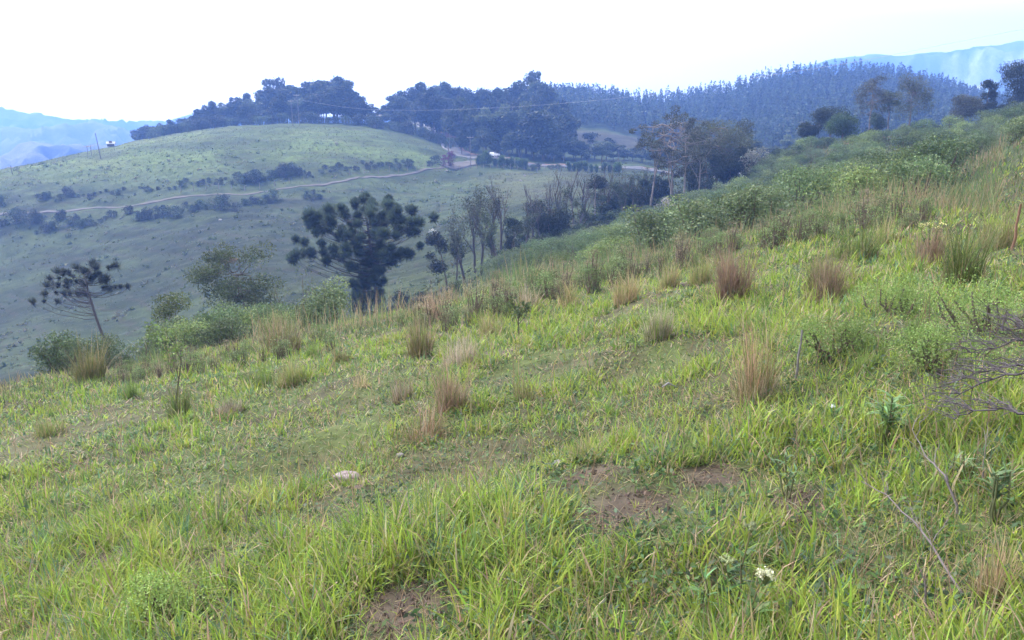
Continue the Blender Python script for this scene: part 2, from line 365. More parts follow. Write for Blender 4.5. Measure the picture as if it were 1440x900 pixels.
strip('dirt_track', TRACK, 1.3, M_DIRT, .08)
AP = [ray(u, v, Y)[:2] for u, v, Y in [(628,234,252),(650,229,256),(672,226,259)]]
strip('dirt_driveway', AP, 8, M_DIRT, .18, 60)

# ------------------------------------------------------------------ the air
hm = bpy.data.materials.new('haze_air'); t, N, L = nt(hm)
out = N.new('ShaderNodeOutputMaterial'); pv = N.new('ShaderNodeVolumePrincipled')
pv.inputs['Color'].default_value = (.20, .38, .97, 1); pv.inputs['Density'].default_value = .0006; pv.inputs['Anisotropy'].default_value = .2
L.new(pv.outputs[0], out.inputs['Volume'])
hz = MB(); x0, x1, y0, y1, z0, z1 = -5600, 5600, -60, 2590, -110, 345
hz.add([(x0,y0,z0),(x1,y0,z0),(x1,y1,z0),(x0,y1,z0),(x0,y0,z1),(x1,y0,z1),(x1,y1,z1),(x0,y1,z1)], [(3,2,1,0),(4,5,6,7),(0,1,5,4),(1,2,6,5),(2,3,7,6),(3,0,4,7)])
tag(hz.build('haze', hm, smooth=False), 'pale blue haze filling the valley air', 'haze', kind='stuff')
# ------------------------------------------------------------------ grass of the near pasture (nobody could count it)
def wedge(n, r0, r1, half=.80, g=rng, p=2.0):
    """random places in front of the camera, thinning out with distance like 1/r**p"""
    n = int(n * 1.6); k = g.uniform(0, 1, n)
    if abs(p - 2) < 1e-6: r = r0 * (r1 / r0) ** k
    else: e = 2 - p; r = (r0 ** e + k * (r1 ** e - r0 ** e)) ** (1 / e)
    th = g.uniform(-half, half, n) * 1.31
    return r * np.sin(th), r * np.cos(th)
def xuv(x, y, z):
    cp, sp = math.cos(PITCH), math.sin(PITCH); f = y * cp - z * sp; up = y * sp + z * cp
    return 720 + FPX * x / f, 450 - FPX * up / f
def lush(x, y): return np.clip(fbm(x * .55 + 3, y * .55, 61, 3) * (.72 + .4 * fbm(x * 1.9, y * 1.9, 62, 3)) + .06, 0, 1) * (1 - .75 * clear_(x, y))
BR = np.array([.215, .295, .04]); MI = np.array([.125, .195, .042]); DK = np.array([.065, .115, .04]); ST = np.array([.33, .26, .16]); YE = np.array([.25, .29, .055]); BLU = np.array([.10, .175, .085])
def pick(n, probs, g=rng):
    pal = np.array([BR, MI, DK, ST, YE, BLU]); return tint(pal[g.choice(6, n, p=np.array(probs) / sum(probs))], n, g, .22, .07)
g1 = rng
def grass_layer(mb, n, r0, r1, Lr, Wr, lean, curl, probs, keep, seg=3, wfar=.0016):
    x, y = wedge(n, r0, r1); n = len(x); b = bareness(x, y); l = lush(x, y)
    k = g1.uniform(0, 1, n) < keep(x, y, l) * (1 - .80 * b); x, y, l = x[k], y[k], l[k]; n = len(x)
    z = H(x, y) - .012; r = np.hypot(x, y)
    L = g1.uniform(*Lr, n) * (.55 + .8 * l) * np.clip(.8 + .035 * r, 0, 1.5); W = np.maximum(g1.uniform(*Wr, n), wfar * r * g1.uniform(.7, 1.3, n))
    blades(mb, np.stack([x, y, z], 1), g1.uniform(0, 6.283, n), L, W, np.abs(g1.normal(*lean, n)), g1.normal(*curl, n), pick(n, probs), seg, g1.uniform(-.9, .9, n))
gmb = MB()
# short sward that covers the soil
grass_layer(gmb, 230000, 1.9, 34, (.05, .13), (.004, .0085), (.75, .35), (.6, .4), [1.8, 3.2, 1.1, 1.1, .8, 1.2], lambda x, y, l: (.5 + .5 * sst(.3, .5, l)) * (.35 + .65 * sst(.30, .42, fbm(x * 1.7, y * 1.7, 66, 3))), 2)
# creeping flat blades and thatch
grass_layer(gmb, 70000, 1.9, 26, (.06, .16), (.003, .006), (1.15, .25), (.35, .3), [.6, 2, 1.4, 3.0, .3, .8], lambda x, y, l: .8 + 0 * l, 2)
# loose upright blades
grass_layer(gmb, 42000, 1.9, 40, (.07, .17), (.005, .010), (.25, .2), (.7, .45), [3, 2.4, .7, .7, 1.2, .6], lambda x, y, l: sst(.40, .62, l) * .9 + .08, 3)
# tussocks: fans of broad bright blades
x, y = wedge(9500, 1.9, 34); l = lush(x, y); k = (rng.uniform(0, 1, len(x)) < sst(.42, .64, l) * .75 + .25) & (bareness(x, y) < rng.uniform(.2, .8, len(x))); x, y, l = x[k], y[k], l[k]
nb = rng.integers(8, 26, len(x)); sz = rng.uniform(.5, 1.15, len(x)) * (.12 + 1.6 * sst(.25, .75, l))
X = np.repeat(x, nb) + rng.normal(0, .035, nb.sum()); Y = np.repeat(y, nb) + rng.normal(0, .035, nb.sum()); S = np.repeat(sz, nb)
base = np.repeat(np.array([BR, MI, YE, BLU])[rng.choice(4, len(x), p=[.5, .27, .15, .08])], nb, 0); dry = rng.uniform(0, 1, len(X)) < .13
col = np.where(dry[:, None], ST, base); r = np.hypot(X, Y); n = len(X)
blades(gmb, np.stack([X, Y, H(X, Y) - .015], 1), rng.uniform(0, 6.283, n), S * rng.uniform(.08, .21, n), np.maximum(rng.uniform(.0055, .0115, n), .0011 * r), np.abs(rng.normal(.32, .22, n)), rng.normal(.75, .45, n), tint(col, n, rng, .25, .07), 3, rng.uniform(-.8, .8, n))
tag(gmb.build('grass', M_GRASS), kind='stuff')

# thin dry stalks standing and lying through the grass
dm = MB()
x, y = wedge(9000, 1.9, 34); k = bareness(x, y) < .8; x, y = x[k], y[k]; n = len(x); r = np.hypot(x, y)
blades(dm, np.stack([x, y, H(x, y)], 1), rng.uniform(0, 6.283, n), rng.uniform(.15, .5, n), np.maximum(.0022, .0006 * r), np.abs(rng.normal(.55, .5, n)), rng.normal(.4, .4, n), tint((.27, .2, .12), n, rng, .35, .08), 3)
x, y = wedge(16000, 1.9, 20); k = bareness(x, y) > .15; x, y = x[k], y[k]; n = len(x)
blades(dm, np.stack([x, y, H(x, y) + .004], 1), rng.uniform(0, 6.283, n), rng.uniform(.04, .16, n), np.full(n, .003), np.full(n, 1.35), rng.normal(.15, .2, n), tint((.25, .19, .13), n, rng, .35, .08), 2)
tag(dm.build('dry_grass', M_DRY), kind='stuff')

# low broad leaved herbs creeping between the blades
hb = MB()
cx, cy = wedge(2600, 1.9, 22); k = (fbm(cx * .8, cy * .8, 71, 2) > .47) & (bareness(cx, cy) < .5); cx, cy = cx[k], cy[k]
m = 14; n = len(cx) * m; X = np.repeat(cx, m) + rng.normal(0, .07, n); Y = np.repeat(cy, m) + rng.normal(0, .07, n)
hc = np.repeat(np.array([(.05, .10, .03), (.07, .12, .035), (.055, .085, .045)])[rng.integers(0, 3, len(cx))], m, 0)
leaves(hb, np.stack([X, Y, H(X, Y) + np.abs(rng.normal(.03, .04, n))], 1), np.maximum(.04, .004 * np.hypot(X, Y)), tint(hc, n), rng, .42, np.tile([0, 0, 1.], (n, 1)))
tag(hb.build('ground_cover', M_LEAF), kind='stuff')

# rank meadow further along the slope on the right, coarser with distance
fm = MB()
n = 90000; x, y = wedge(n, 16, 150, p=1.55); n = len(x); z = H(x, y); u, v = xuv(x, y, z)
edge = np.interp(u, [-200, 0, 350, 530, 720, 850, 960, 1100, 1500], [19, 20, 21, 21, 30, 60, 95, 122, 122])
k = (y < edge * rng.uniform(.95, 1.12, n)) & (bareness(x, y) < .5); x, y, z, u = x[k], y[k], z[k], u[k]; n = len(x); r = np.hypot(x, y)
tall = fbm(x / 3, y / 3, 81, 3); pn = np.where(tall > .5, 1, 0)
cols = np.where((rng.uniform(0, 1, n) < .28 + .5 * sst(.45, .65, tall))[:, None], np.array([.20, .18, .095]), np.where((rng.uniform(0, 1, n) < .5)[:, None], np.array([.11, .15, .045]), np.array([.07, .115, .042])))
blades(fm, np.stack([x, y, z - .03], 1), rng.uniform(0, 6.283, n), rng.uniform(.15, .4, n) * (.4 + 1.0 * tall), np.maximum(.008, .0011 * r), np.abs(rng.normal(.3, .2, n)), rng.normal(.5, .4, n), tint(cols, n), 2, rng.uniform(-.8, .8, n))
tag(fm.build('meadow_grass', M_GRASS), kind='stuff')

# cropped pasture with tufts on the slopes across the valley
pm = MB()
n = 330000; Y = 60 + 235 * rng.uniform(0, 1, n) ** .8; U = rng.uniform(-80, 1000, n); X = (U - 720) / FPX * Y * 1.02
z = H(X, Y); t1 = fbm(X / 2.2, Y / 1.6, 83, 3); t2 = fbm(X / 11, Y / 8, 84, 2)
rd = np.minimum(seg_d(X, Y, [tuple(q) for q in RQ[::20]]) - 2.2, seg_d(X, Y, TRACK) - .6)
k = (rd > 2.0) & (t1 > .43) & (Y > 60 + 40 * (U < 500)) & ((U < 660) | (Y < 238)) & (Y < 285); X, Y, z, t1, t2, U = X[k], Y[k], z[k], t1[k], t2[k], U[k]; n = len(X)
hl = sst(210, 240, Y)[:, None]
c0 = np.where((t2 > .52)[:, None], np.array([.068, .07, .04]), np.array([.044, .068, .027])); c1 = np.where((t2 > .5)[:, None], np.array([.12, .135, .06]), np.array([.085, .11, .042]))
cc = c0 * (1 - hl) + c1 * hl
pale = (fbm(X / 1.3, Y / 1.0, 85, 2) > .60) & (U < 480) & (Y < 215); cc = np.where(pale[:, None], np.array([.11, .105, .10]), cc)
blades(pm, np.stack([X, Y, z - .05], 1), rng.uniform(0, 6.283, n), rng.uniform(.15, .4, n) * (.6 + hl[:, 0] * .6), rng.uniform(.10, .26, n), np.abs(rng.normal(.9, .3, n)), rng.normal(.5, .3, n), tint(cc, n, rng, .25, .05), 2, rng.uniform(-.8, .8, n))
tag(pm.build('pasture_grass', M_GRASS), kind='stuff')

tg_ = MB(); n = 60000
U = rng.uniform(150, 1420, n); Y = 14 + 46 * rng.uniform(0, 1, n) ** 1.2; X = (U - 720) / FPX * Y * .97; Z = H(X, Y)
lo = np.interp(U, [150, 350, 530, 620, 720, 900, 1000, 1100, 1300, 1420], [18, 17, 18, 17.5, 17, 18, 18, 20, 17, 16]); hi = np.interp(U, [150, 530, 720, 900, 1100, 1420], [22, 22, 28, 36, 42, 44])
cl = fbm(X / 1.1, Y / 1.1, 95, 3); k = (Y > lo) & (Y < hi) & (cl > .44 + .1 * (U < 560)); X, Y, Z, cl, U = X[k], Y[k], Z[k], cl[k], U[k]; n = len(X)
kind = rng.uniform(0, 1, n) + (fbm(X / 2, Y / 2, 96, 2) - .5) * 1.2
cc = np.where((kind < .33)[:, None], np.array([.25, .20, .12]), np.where((kind < .6)[:, None], np.array([.17, .18, .08]), np.array([.11, .165, .065])))
blades(tg_, np.stack([X, Y, Z - .03], 1), rng.uniform(0, 6.283, n), rng.uniform(.3, .75, n) * (.4 + 1.1 * sst(.42, .68, cl)), np.maximum(.004, .0007 * Y), np.abs(rng.normal(.16, .13, n)), rng.normal(.35, .3, n), tint(cc, n, rng, .28, .06), 3, rng.uniform(-1.2, 1.2, n))
tag(tg_.build('tall_grass', M_DRY), kind='stuff')

# coarse tufts and low weeds the cattle leave standing on the far pasture
pt_ = MB(); m0 = 5200; Y = 66 + 190 * rng.uniform(0, 1, m0) ** .8; U = rng.uniform(-60, 720, m0); X = (U - 720) / FPX * Y * 1.02
k = (fbm(X / 9, Y / 7, 87, 3) > .46) & (seg_d(X, Y, TRACK) > 3) & ((U > 330) | (Y > 80)); X, Y, U = X[k], Y[k], U[k]
nb = 11; n = len(X) * nb; sz = np.repeat(rng.lognormal(-.25, .4, len(X)), nb); pal_ = np.array([(.075, .10, .036), (.062, .085, .034), (.12, .125, .075), (.05, .072, .032), (.14, .145, .10)])
cc = np.repeat(pal_[rng.choice(5, len(X), p=[.3, .25, .2, .15, .1])] * np.where(Y > 215, 1.35, 1)[:, None], nb, 0)
XX = np.repeat(X, nb) + rng.normal(0, .16, n) * sz; YY_ = np.repeat(Y, nb) + rng.normal(0, .16, n) * sz
blades(pt_, np.stack([XX, YY_, H(XX, YY_) - .05], 1), rng.uniform(0, 6.283, n), sz * rng.uniform(.3, .6, n), sz * rng.uniform(.14, .28, n), np.abs(rng.normal(.6, .3, n)), rng.normal(.5, .3, n), tint(cc, n, rng, .2, .05), 2, rng.uniform(-1, 1, n))
tag(pt_.build('pasture_weeds', M_GRASS), kind='stuff')

# crumbs and clods of soil on the bare patches
sl_ = MB(); x, y = wedge(26000, 1.9, 14); k = bareness(x, y) > .3; x, y = x[k], y[k]; n = len(x); z = H(x, y)
oc = np.array([(1, 0, 0), (0, 1, 0), (-1, 0, 0), (0, -1, 0), (0, 0, .8), (0, 0, -.6)], float); ot = np.array([(0, 1, 4), (1, 2, 4), (2, 3, 4), (3, 0, 4), (1, 0, 5), (2, 1, 5), (3, 2, 5), (0, 3, 5)])
sz = rng.lognormal(-4.85, .55, n); th = rng.uniform(0, 6.283, n); V = oc[None] * sz[:, None, None] * rng.uniform(.5, 1.4, (n, 6, 1))
V = np.stack([V[..., 0] * np.cos(th)[:, None] - V[..., 1] * np.sin(th)[:, None], V[..., 0] * np.sin(th)[:, None] + V[..., 1] * np.cos(th)[:, None], V[..., 2]], -1) + np.stack([x, y, z + .002], 1)[:, None]
sl_.add(V.reshape(-1, 3), None, ((np.arange(n) * 6)[:, None, None] + ot).reshape(-1, 3), np.repeat(tint((.075, .055, .042), n, rng, .4, .05), 6, 0))
tag(sl_.build('soil_crumbs', M_BARK, smooth=False), kind='stuff')
# ------------------------------------------------------------------ trees and bushes
BK = np.array([.10, .08, .062])
def gen_tree(seed, h, w, base, nl=9, nper=130, leaf=.3, rc=.9, col=(.04, .06, .025), bark=BK, tr=.16, top=1.0, lean=(0, 0), flat=1.0, nclump=None, stems=1, droop=0, gaps=.0):
    """trunk + limbs reaching to leaf clumps spread through an uneven crown; base = height of crown's bottom / h"""
    g = np.random.default_rng(seed); tm = MB(); cm = MB(); bark = np.asarray(bark)
    cz0, cz1 = h * base, h * top; cc = np.array([lean[0], lean[1], (cz0 + cz1) / 2]); rad = np.array([w / 2 - rc * .6, w / 2 - rc * .6, max((cz1 - cz0) / 2 - rc * .5 * flat, .1)])
    nclump = nclump or nl * 2; cl = []
    for q in range(nclump):
        d = rv(1, g)[0]; rr = g.uniform(.35, 1.0) ** .6; p = cc + d * rad * rr * g.uniform(.85, 1.12, 3)
        p[2] = np.clip(p[2], cz0, cz1 - rc * .4 * flat); cl.append(p)
    cl = np.array(cl)
    forks = []
    for s in range(stems):
        o = np.array([g.normal(0, .12 * stems), g.normal(0, .12 * stems), -.25]) * (stems > 1) + np.array([0, 0, -.25])
        t = np.array([cc[0] * .9 + g.normal(0, w * .1 * (stems > 1)), cc[1] * .9 + g.normal(0, w * .1 * (stems > 1)), cz0 + (cz1 - cz0) * .72])
        P = bend(o, t, 0, h * .012, 8, g); P[:, :2] *= (np.linspace(0, 1, 8) ** .8)[:, None] ** .5
        tube(tm, P, np.linspace(1, .22, 8) * tr / stems ** .5, 7, tint(bark, len(P) * 7, g, .12, .03)[0])
        forks.append(P)
    for p in cl:
        P = forks[g.integers(0, stems)]; lim = [q for q in P[2:] if q[2] < p[2] + .15 * h] or [P[2]]
        s = lim[-1 - min(len(lim) - 1, int(g.integers(0, 2)))]
        tube(tm, bend(s, p, -.03 * h * g.uniform(0, 1), .02 * h, 5, g), np.linspace(tr * .32, tr * .07, 5), 4, bark * g.uniform(.8, 1.1), False)
    for p in cl:
        n = int(nper * g.uniform(.6, 1.4)); q = rv(n, g) * (g.uniform(.25, 1, (n, 1)) ** .55) * rc * g.uniform(.65, 1.25) * np.array([1, 1, flat * g.uniform(.6, .95)])
        q += g.normal(0, rc * .10, (n, 3)); q[:, 2] -= droop * np.abs(g.normal(0, 1, n)) * rc
        if gaps: q = q[g.uniform(0, 1, n) > gaps]
        n = len(q); k = tint(np.asarray(col) * g.uniform(.72, 1.35), n, g, .28, .06)
        leaves(cm, p + q, leaf, k, g)
    return tm, cm
def gen_bush(seed, h, w, n=700, leaf=.09, col=(.06, .085, .035), nc=7, broom=0, stemcol=BK):
    g = np.random.default_rng(seed); tm = MB(); cm = MB()
    for q in range(nc):
        a = g.uniform(0, 6.283); rr = w * .5 * g.uniform(.05, .78); hh = h * g.uniform(.5, .92) * (1 - .25 * (rr / (w * .5)) ** 2)
        p = np.array([rr * math.cos(a), rr * math.sin(a), hh]); rc = w * .23 * g.uniform(.65, 1.25)
        tube(tm, bend((p[0] * .15, p[1] * .15, -.15), p, 0, w * .03, 5, g), np.linspace(.02, .006, 5) * max(1, h), 4, stemcol, False)
        m = n // nc; d = rv(m, g); d[:, 2] = np.abs(d[:, 2]) * 1.1 - .35; pos = p + d * (g.uniform(.2, 1, (m, 1)) ** .5) * np.array([rc, rc, rc * .95])
        dn = g.uniform(0, 1, m) < .4; pos[dn, 2] *= g.uniform(.08, .9, dn.sum()); pos[:, 2] = np.maximum(pos[:, 2], .02 * h + np.abs(g.normal(0, .06 * h, m)))
        k = tint(np.asarray(col) * g.uniform(.75, 1.3), m, g, .28, .06)
        if broom:
            up = d + np.array([0, 0, .9]); yaw = np.arctan2(up[:, 1], up[:, 0]); ln = np.arctan2(np.hypot(up[:, 0], up[:, 1]), up[:, 2])
            blades(cm, pos, yaw, np.full(m, leaf * 3.2) * g.uniform(.6, 1.3, m), np.full(m, leaf * .75), ln * .8, g.normal(.2, .2, m), k, 2, g.uniform(-.9, .9, m))
        else: leaves(cm, pos, leaf, k, g)
    return tm, cm
def gen_bare(seed, h, w, tr=.11, depth=3, bark=(.13, .115, .105), leafn=0, leaf=.14, col=(.06, .075, .035), up=.62, forks=(3, 5), first=.42):
    """slender tree with open, nearly leafless branching"""
    g = np.random.default_rng(seed); tm = MB(); cm = MB(); bark = np.asarray(bark); tips = []
    def grow(p, d, L, r, k):
        n = 6; P = [np.asarray(p, float)]; dd = np.asarray(d, float)
        for q in range(n - 1):
            dd = dd + g.normal(0, .10, 3) + np.array([0, 0, .05]); dd /= np.linalg.norm(dd); P.append(P[-1] + dd * L / (n - 1))
        P = np.array(P); tube(tm, P, np.linspace(r, r * (.5 if k < depth else .25), n), 6 if k == 0 else 4, bark * g.uniform(.8, 1.15), False)
        if k >= depth: tips.append(P[-3:]); return
        for q in range(g.integers(*forks) + (k == 0)):
            t = g.uniform(first if k == 0 else .25, 1.0) * (n - 1); i = min(int(t), n - 2); s = P[i] + (P[i + 1] - P[i]) * (t - i)
            a = g.uniform(0, 6.283); sp = np.array([math.cos(a), math.sin(a), 0]) * (1 - up) * 1.5 * w / h * 1.9 + np.array([0, 0, up]); nd = dd * .45 + sp; nd /= np.linalg.norm(nd)
            grow(s, nd, L * g.uniform(.42, .62), r * g.uniform(.34, .5), k + 1)
    grow((0, 0, -.03 * h), (g.normal(0, .07), g.normal(0, .07), 1), h * .72, tr, 0)
    # fit to the wanted size
    V = np.concatenate(tm.V); hh = V[:, 2].max(); kz = h / hh
    for v in tm.V: v *= kz
    T = np.concatenate(tips) * kz
    if leafn:
        i = g.integers(0, len(T), leafn); pos = T[i] + g.normal(0, .035 * h, (leafn, 3)); leaves(cm, pos, leaf, tint(col, leafn, g, .3, .06), g)
    return tm, cm
def place(name, gen, loc, label, cat='tree', group=None, rz=0, sc=(1, 1, 1), crown='crown', stem='trunk', bark=None, lm=None):
    tm, cm = gen; e = empty(name, loc, rz); e.scale = sc
    if tm.n: tm.build(stem, bark or M_BARK, e)
    if cm.n: cm.build(crown, lm or M_LEAF, e)
    return tag(e, label, cat, group)
def hgt(u, vtop, Y): p = spot(u, Y, vtop); return ray(u, vtop, Y)[2] - p.z
def wid(px, Y): return px * Y / FPX

# ---- the big araucaria below the slope
def araucaria(base, Y, trunk, clumps, mpp, seed, label, col, blade_l, rballs, nb, name='araucaria_tree', trw=.3, nw=.075, br=.055):
    g = np.random.default_rng(seed); tm = MB(); cm = MB(); e = empty(name, base)
    T = np.array(trunk, float); tp = np.stack([T[:, 0], g.normal(0, .12, len(T)), T[:, 1]], 1)
    tube(tm, tp, np.linspace(trw, trw * .3, len(T)), 9, (.075, .062, .058))
    for cx, cz, cy, r in clumps:
        p = np.array([cx, cy, cz]); zt = np.clip(cz - .28 * np.hypot(cx, cy) - .1, tp[0, 2], tp[-1, 2]); q = np.array([np.interp(zt, tp[:, 2], tp[:, k]) for k in range(3)])
        P = bend(q, p, -.10 * np.hypot(*(p - q)[:2]), .04, 6, g); tube(tm, P, np.linspace(br, br * .35, 6), 4, (.055, .047, .045), False)
        # tuft: stiff needle leaved twigs radiating from the branch end
        d = rv(nb, g); d[:, 2] = d[:, 2] * .75 + .3; d /= np.linalg.norm(d, axis=1)[:, None]
        yaw = np.arctan2(d[:, 1], d[:, 0]); ln = np.arccos(np.clip(d[:, 2], -1, 1))
        k = tint(np.asarray(col) * g.uniform(.75, 1.3), nb, g, .25, .06)
        blades(cm, p + d * r * .12, yaw, r * g.uniform(.75, 1.1, nb) * blade_l, np.full(nb, nw), ln, -g.uniform(.1, .7, nb), k, 2, g.uniform(-1.5, 1.5, nb))
    tm.build('trunk', M_BARK, e); cm.build('crown', M_LEAF, e)
    return tag(e, label, 'tree')
YA = 85; s = YA / FPX / 4; b0 = spot(531, YA, 440); zb = ray(531, 442, YA)[2]
zoom = [(620,50),(680,70),(750,50),(560,80),(480,80),(430,110),(340,120),(320,165),(380,140),(540,110),(640,100),(700,105),(790,80),(850,90),(880,115),(930,150),(905,185),(950,165),(440,210),(380,225),(345,240),(500,160),(560,170),(620,165),(700,160),(770,120),(780,175),(840,180),(660,230),(720,220),(590,220),(540,260),(480,250),(600,280),(660,290),(720,280),(780,255),(300,160),(350,190),(460,140),(600,130),(740,90),(830,140),(690,190),(520,210),
        (230,280),(285,282),(380,300),(450,350),(410,385),(320,350),(275,360),(215,380),(490,360),(940,320),(865,345),(820,345),(885,225),(800,300),(870,255),(760,320),(560,320),(470,320),
        (540,300),(580,320),(620,310),(660,330),(700,310),(740,290),(770,330),(600,345),(520,320),(500,290),(720,345),(560,280),(640,270),(780,210),(820,230),(440,170),(640,350),(690,340),(740,370),(620,400),(680,420),(720,440),(560,420),(650,470),(700,490),(760,400),(575,520),(610,480),(640,540),(570,590),(600,600),(660,610),(700,580),(530,630),(560,655),(595,655),(680,650),(720,520),(670,380),(700,620),(640,590)]
ga = np.random.default_rng(5); cl = []
for zx, zy in zoom:
    cx = (zx - 684) * s; cz = (700 - zy) * s + (zb - b0.z); up = zy < 330
    lim = math.sqrt(max(.5, 5.8 ** 2 - cx * cx)) if up else (1.0 if abs(cx) < 2 else 1.6)
    for rep in range(2 if zy < 230 else 2 if zy > 335 else 1):
        cy = ga.uniform(-1, 1) * lim; cl.append((cx + ga.normal(0, .12) + rep * ga.normal(0, .5), cz + ga.normal(0, .1) - rep * .25 * abs(ga.normal()), cy, ga.uniform(.68, 1.1)))
tr_ = [((690 - 684) * s, -.3), ((690 - 684) * s, (700 - 640) * s), ((672 - 684) * s, (700 - 500) * s), ((660 - 684) * s, (700 - 330) * s), ((640 - 684) * s, (700 - 130) * s + (zb - b0.z))]
araucaria(b0, YA, tr_, cl, s, 3, 'large dark araucaria with a flat spreading crown of rounded tufts in the valley', (.056, .080, .055), .82, 1, 480, nw=.075)
# sparse half dead one further left
YB = 62; s = YB / FPX / 4; b1 = spot(150, YB, 500); zz = ray(150, 505, YB)[2] - b1.z
zoom2 = [(340,320),(400,290),(440,270),(520,260),(580,265),(630,280),(670,310),(280,340),(250,390),(330,400),(400,380),(460,330),(560,320),(620,340),(690,370),(740,380),(360,350),(480,300),(240,450),(310,440),(600,300),(650,330),(420,430)]
cl = [((zx - 580) * s, (800 - zy) * s + zz, ga.uniform(-1, 1) * 2.2, ga.uniform(.4, .68)) for zx, zy in zoom2]
cl += [(a_ * k_ - .35 * (1 - k_), c_ + .1 - (1 - k_) * .3, y_ * k_ + ga.normal(0, .2), ga.uniform(.25, .42)) for a_, c_, y_, r_ in cl[:] for k_ in (.82, .62)]
araucaria(b1, YB, [((600 - 580) * s, -.3), ((590 - 580) * s, (800 - 740) * s + zz), ((555 - 580) * s, (800 - 560) * s + zz), ((515 - 580) * s, (800 - 400) * s + zz), ((505 - 580) * s, (800 - 300) * s + zz)], cl, s, 9,
          'thin leaning araucaria with a sparse wispy crown at the left of the valley', (.055, .066, .05), 1.0, 1, 240, trw=.15, nw=.03, br=.028)

# ---- trees standing in the valley, each its own
def T(name, u, vtop, Y, gen, label, cat='tree', group=None, **kw): return place(name, gen, spot(u, Y, vtop), label, cat, group, **kw)
h = hgt(345, 334, 52)
place('feathery_tree', gen_tree(21, h, wid(140, 52), .30, nl=11, nper=420, leaf=.13, rc=.95, col=(.06, .078, .03), tr=.10, stems=4, lean=(-1.1, 0), flat=.75, nclump=32, gaps=.1), spot(358, 52, 440), 'fine leaved olive tree with several leaning bare stems behind the grass crest')
place('small_tree', gen_tree(22, hgt(238, 405, 40), wid(70, 40), .35, nper=260, leaf=.11, rc=.5, col=(.10, .125, .035), tr=.05, nclump=14, stems=2), spot(238, 40, 440), 'little yellow green tree just beyond the left grass crest')
for u, vt, Y, sd, ln, lab in [(420,470-95,46,31,60,'spindly grey sapling with a few pale leaves left of the big araucaria'),(400,395,48,32,160,'thin leafy sapling between the olive tree and the big araucaria'),(300,420,44,33,120,'crooked bare sapling in front of the fine leaved olive tree'),(455,395,50,34,40,'leafless twiggy sapling just left of the araucaria trunk')]:
    place('sapling', gen_bare(sd, hgt(u, vt, Y), 1.6, .05, 2, leafn=ln, leaf=.13, col=(.10, .125, .06)), spot(u, Y, 430), lab, 'sapling')
grove = [(652,300,94,.13,900,'sparse feathery tree with grey stems leaning left, right of the big araucaria',(.062,.075,.045)),(668,272,97,.15,1500,'tallest thin feathery tree right of the big araucaria',(.062,.075,.045)),(690,275,100,.13,700,'slender forked grey tree with thin foliage in the grove',(.07,.075,.05)),
 (705,255,104,.12,60,'leafless upright tree with fanned twigs in the middle of the grove',(.08,.07,.05)),(738,268,104,.12,40,'leafless tree beside the dark small tree in the grove',(.08,.07,.05)),(750,262,112,.10,20,'bare tree rising left of the dense dark tree',(.08,.07,.05)),
 (778,243,118,.12,30,'bare tree rising out of the dense dark tree',(.08,.07,.05)),(793,236,120,.13,50,'tall leafless tree with high forked top behind the dense dark tree',(.08,.07,.05)),(806,240,124,.10,15,'thin bare pole like tree right of the dense dark tree',(.08,.07,.05)),(816,246,122,.10,10,'second thin bare tree right of the dense dark tree',(.08,.07,.05)),
 (676,285,93,.12,500,'twin stemmed feathery tree in front of the tallest thin one',(.062,.075,.045)),(760,280,103,.09,30,'bare twigs rising before the left side of the dense dark tree',(.08,.07,.05)),(824,250,116,.10,25,'bare slim tree left of the tall pale trunk',(.08,.07,.05)),(842,255,121,.10,40,'bare pale pole between the tall trunk and the slim tree',(.08,.07,.05)),(902,240,126,.11,380,'loosely leafed tree left of the large open tree',(.055,.075,.04)),
 (852,236,120,.11,60,'bare slim tree beside the tall trunk with dark top',(.06,.07,.045)),(868,240,122,.11,220,'thin tree with loose foliage left of the bush thicket',(.06,.075,.04)),(886,246,124,.11,320,'thin leaning tree in front of the bush thicket',(.055,.075,.04))]
for k, (u, vt, Y, tr, ln, lab, cl_) in enumerate(grove):
    hh = hgt(u, vt, Y) * 1.1; place('slender_tree', gen_bare(40 + k, hh, hh * .42, tr * 1.7, 3, bark=(.07, .06, .058), leafn=int(ln * 1.7), leaf=.18, col=cl_, first=.35, up=.66), spot(u, Y, 320), lab)
place('dark_tree', gen_tree(60, hgt(773, 276, 106), wid(70, 106), .04, nper=420, leaf=.22, rc=1.25, col=(.026, .034, .026), tr=.2, nclump=34), spot(772, 106, 330), 'dense dark evergreen tree like a rounded block among the bare grove')
place('dark_tree', gen_tree(61, hgt(720, 303, 100), wid(34, 100), .42, nper=200, leaf=.2, rc=.8, col=(.028, .042, .03), tr=.11, nclump=12), spot(722, 100, 330), 'small dark tree with two tiered foliage left of the dense dark tree')
place('dark_tree', gen_tree(62, hgt(620, 320, 90), wid(40, 90), .12, nper=260, leaf=.2, rc=.8, col=(.032, .042, .036), tr=.12, nclump=16, lean=(-1.2, 0)), spot(628, 90, 350), 'dark tree leaning left beside the big araucaria crown')
place('tall_tree', gen_tree(63, hgt(837, 243, 118), wid(38, 118), .62, nper=200, leaf=.22, rc=.9, col=(.03, .04, .032), bark=(.17, .15, .14), tr=.15, nclump=12), spot(836, 118, 300), 'tall pale trunk topped with a small dark crown above the thicket')
place('dark_tree', gen_tree(64, hgt(846, 272, 112), wid(24, 112), .1, nper=220, leaf=.2, rc=.7, col=(.028, .042, .034), tr=.1, nclump=11), spot(846, 112, 310), 'narrow dark little tree at the foot of the tall pale trunk')
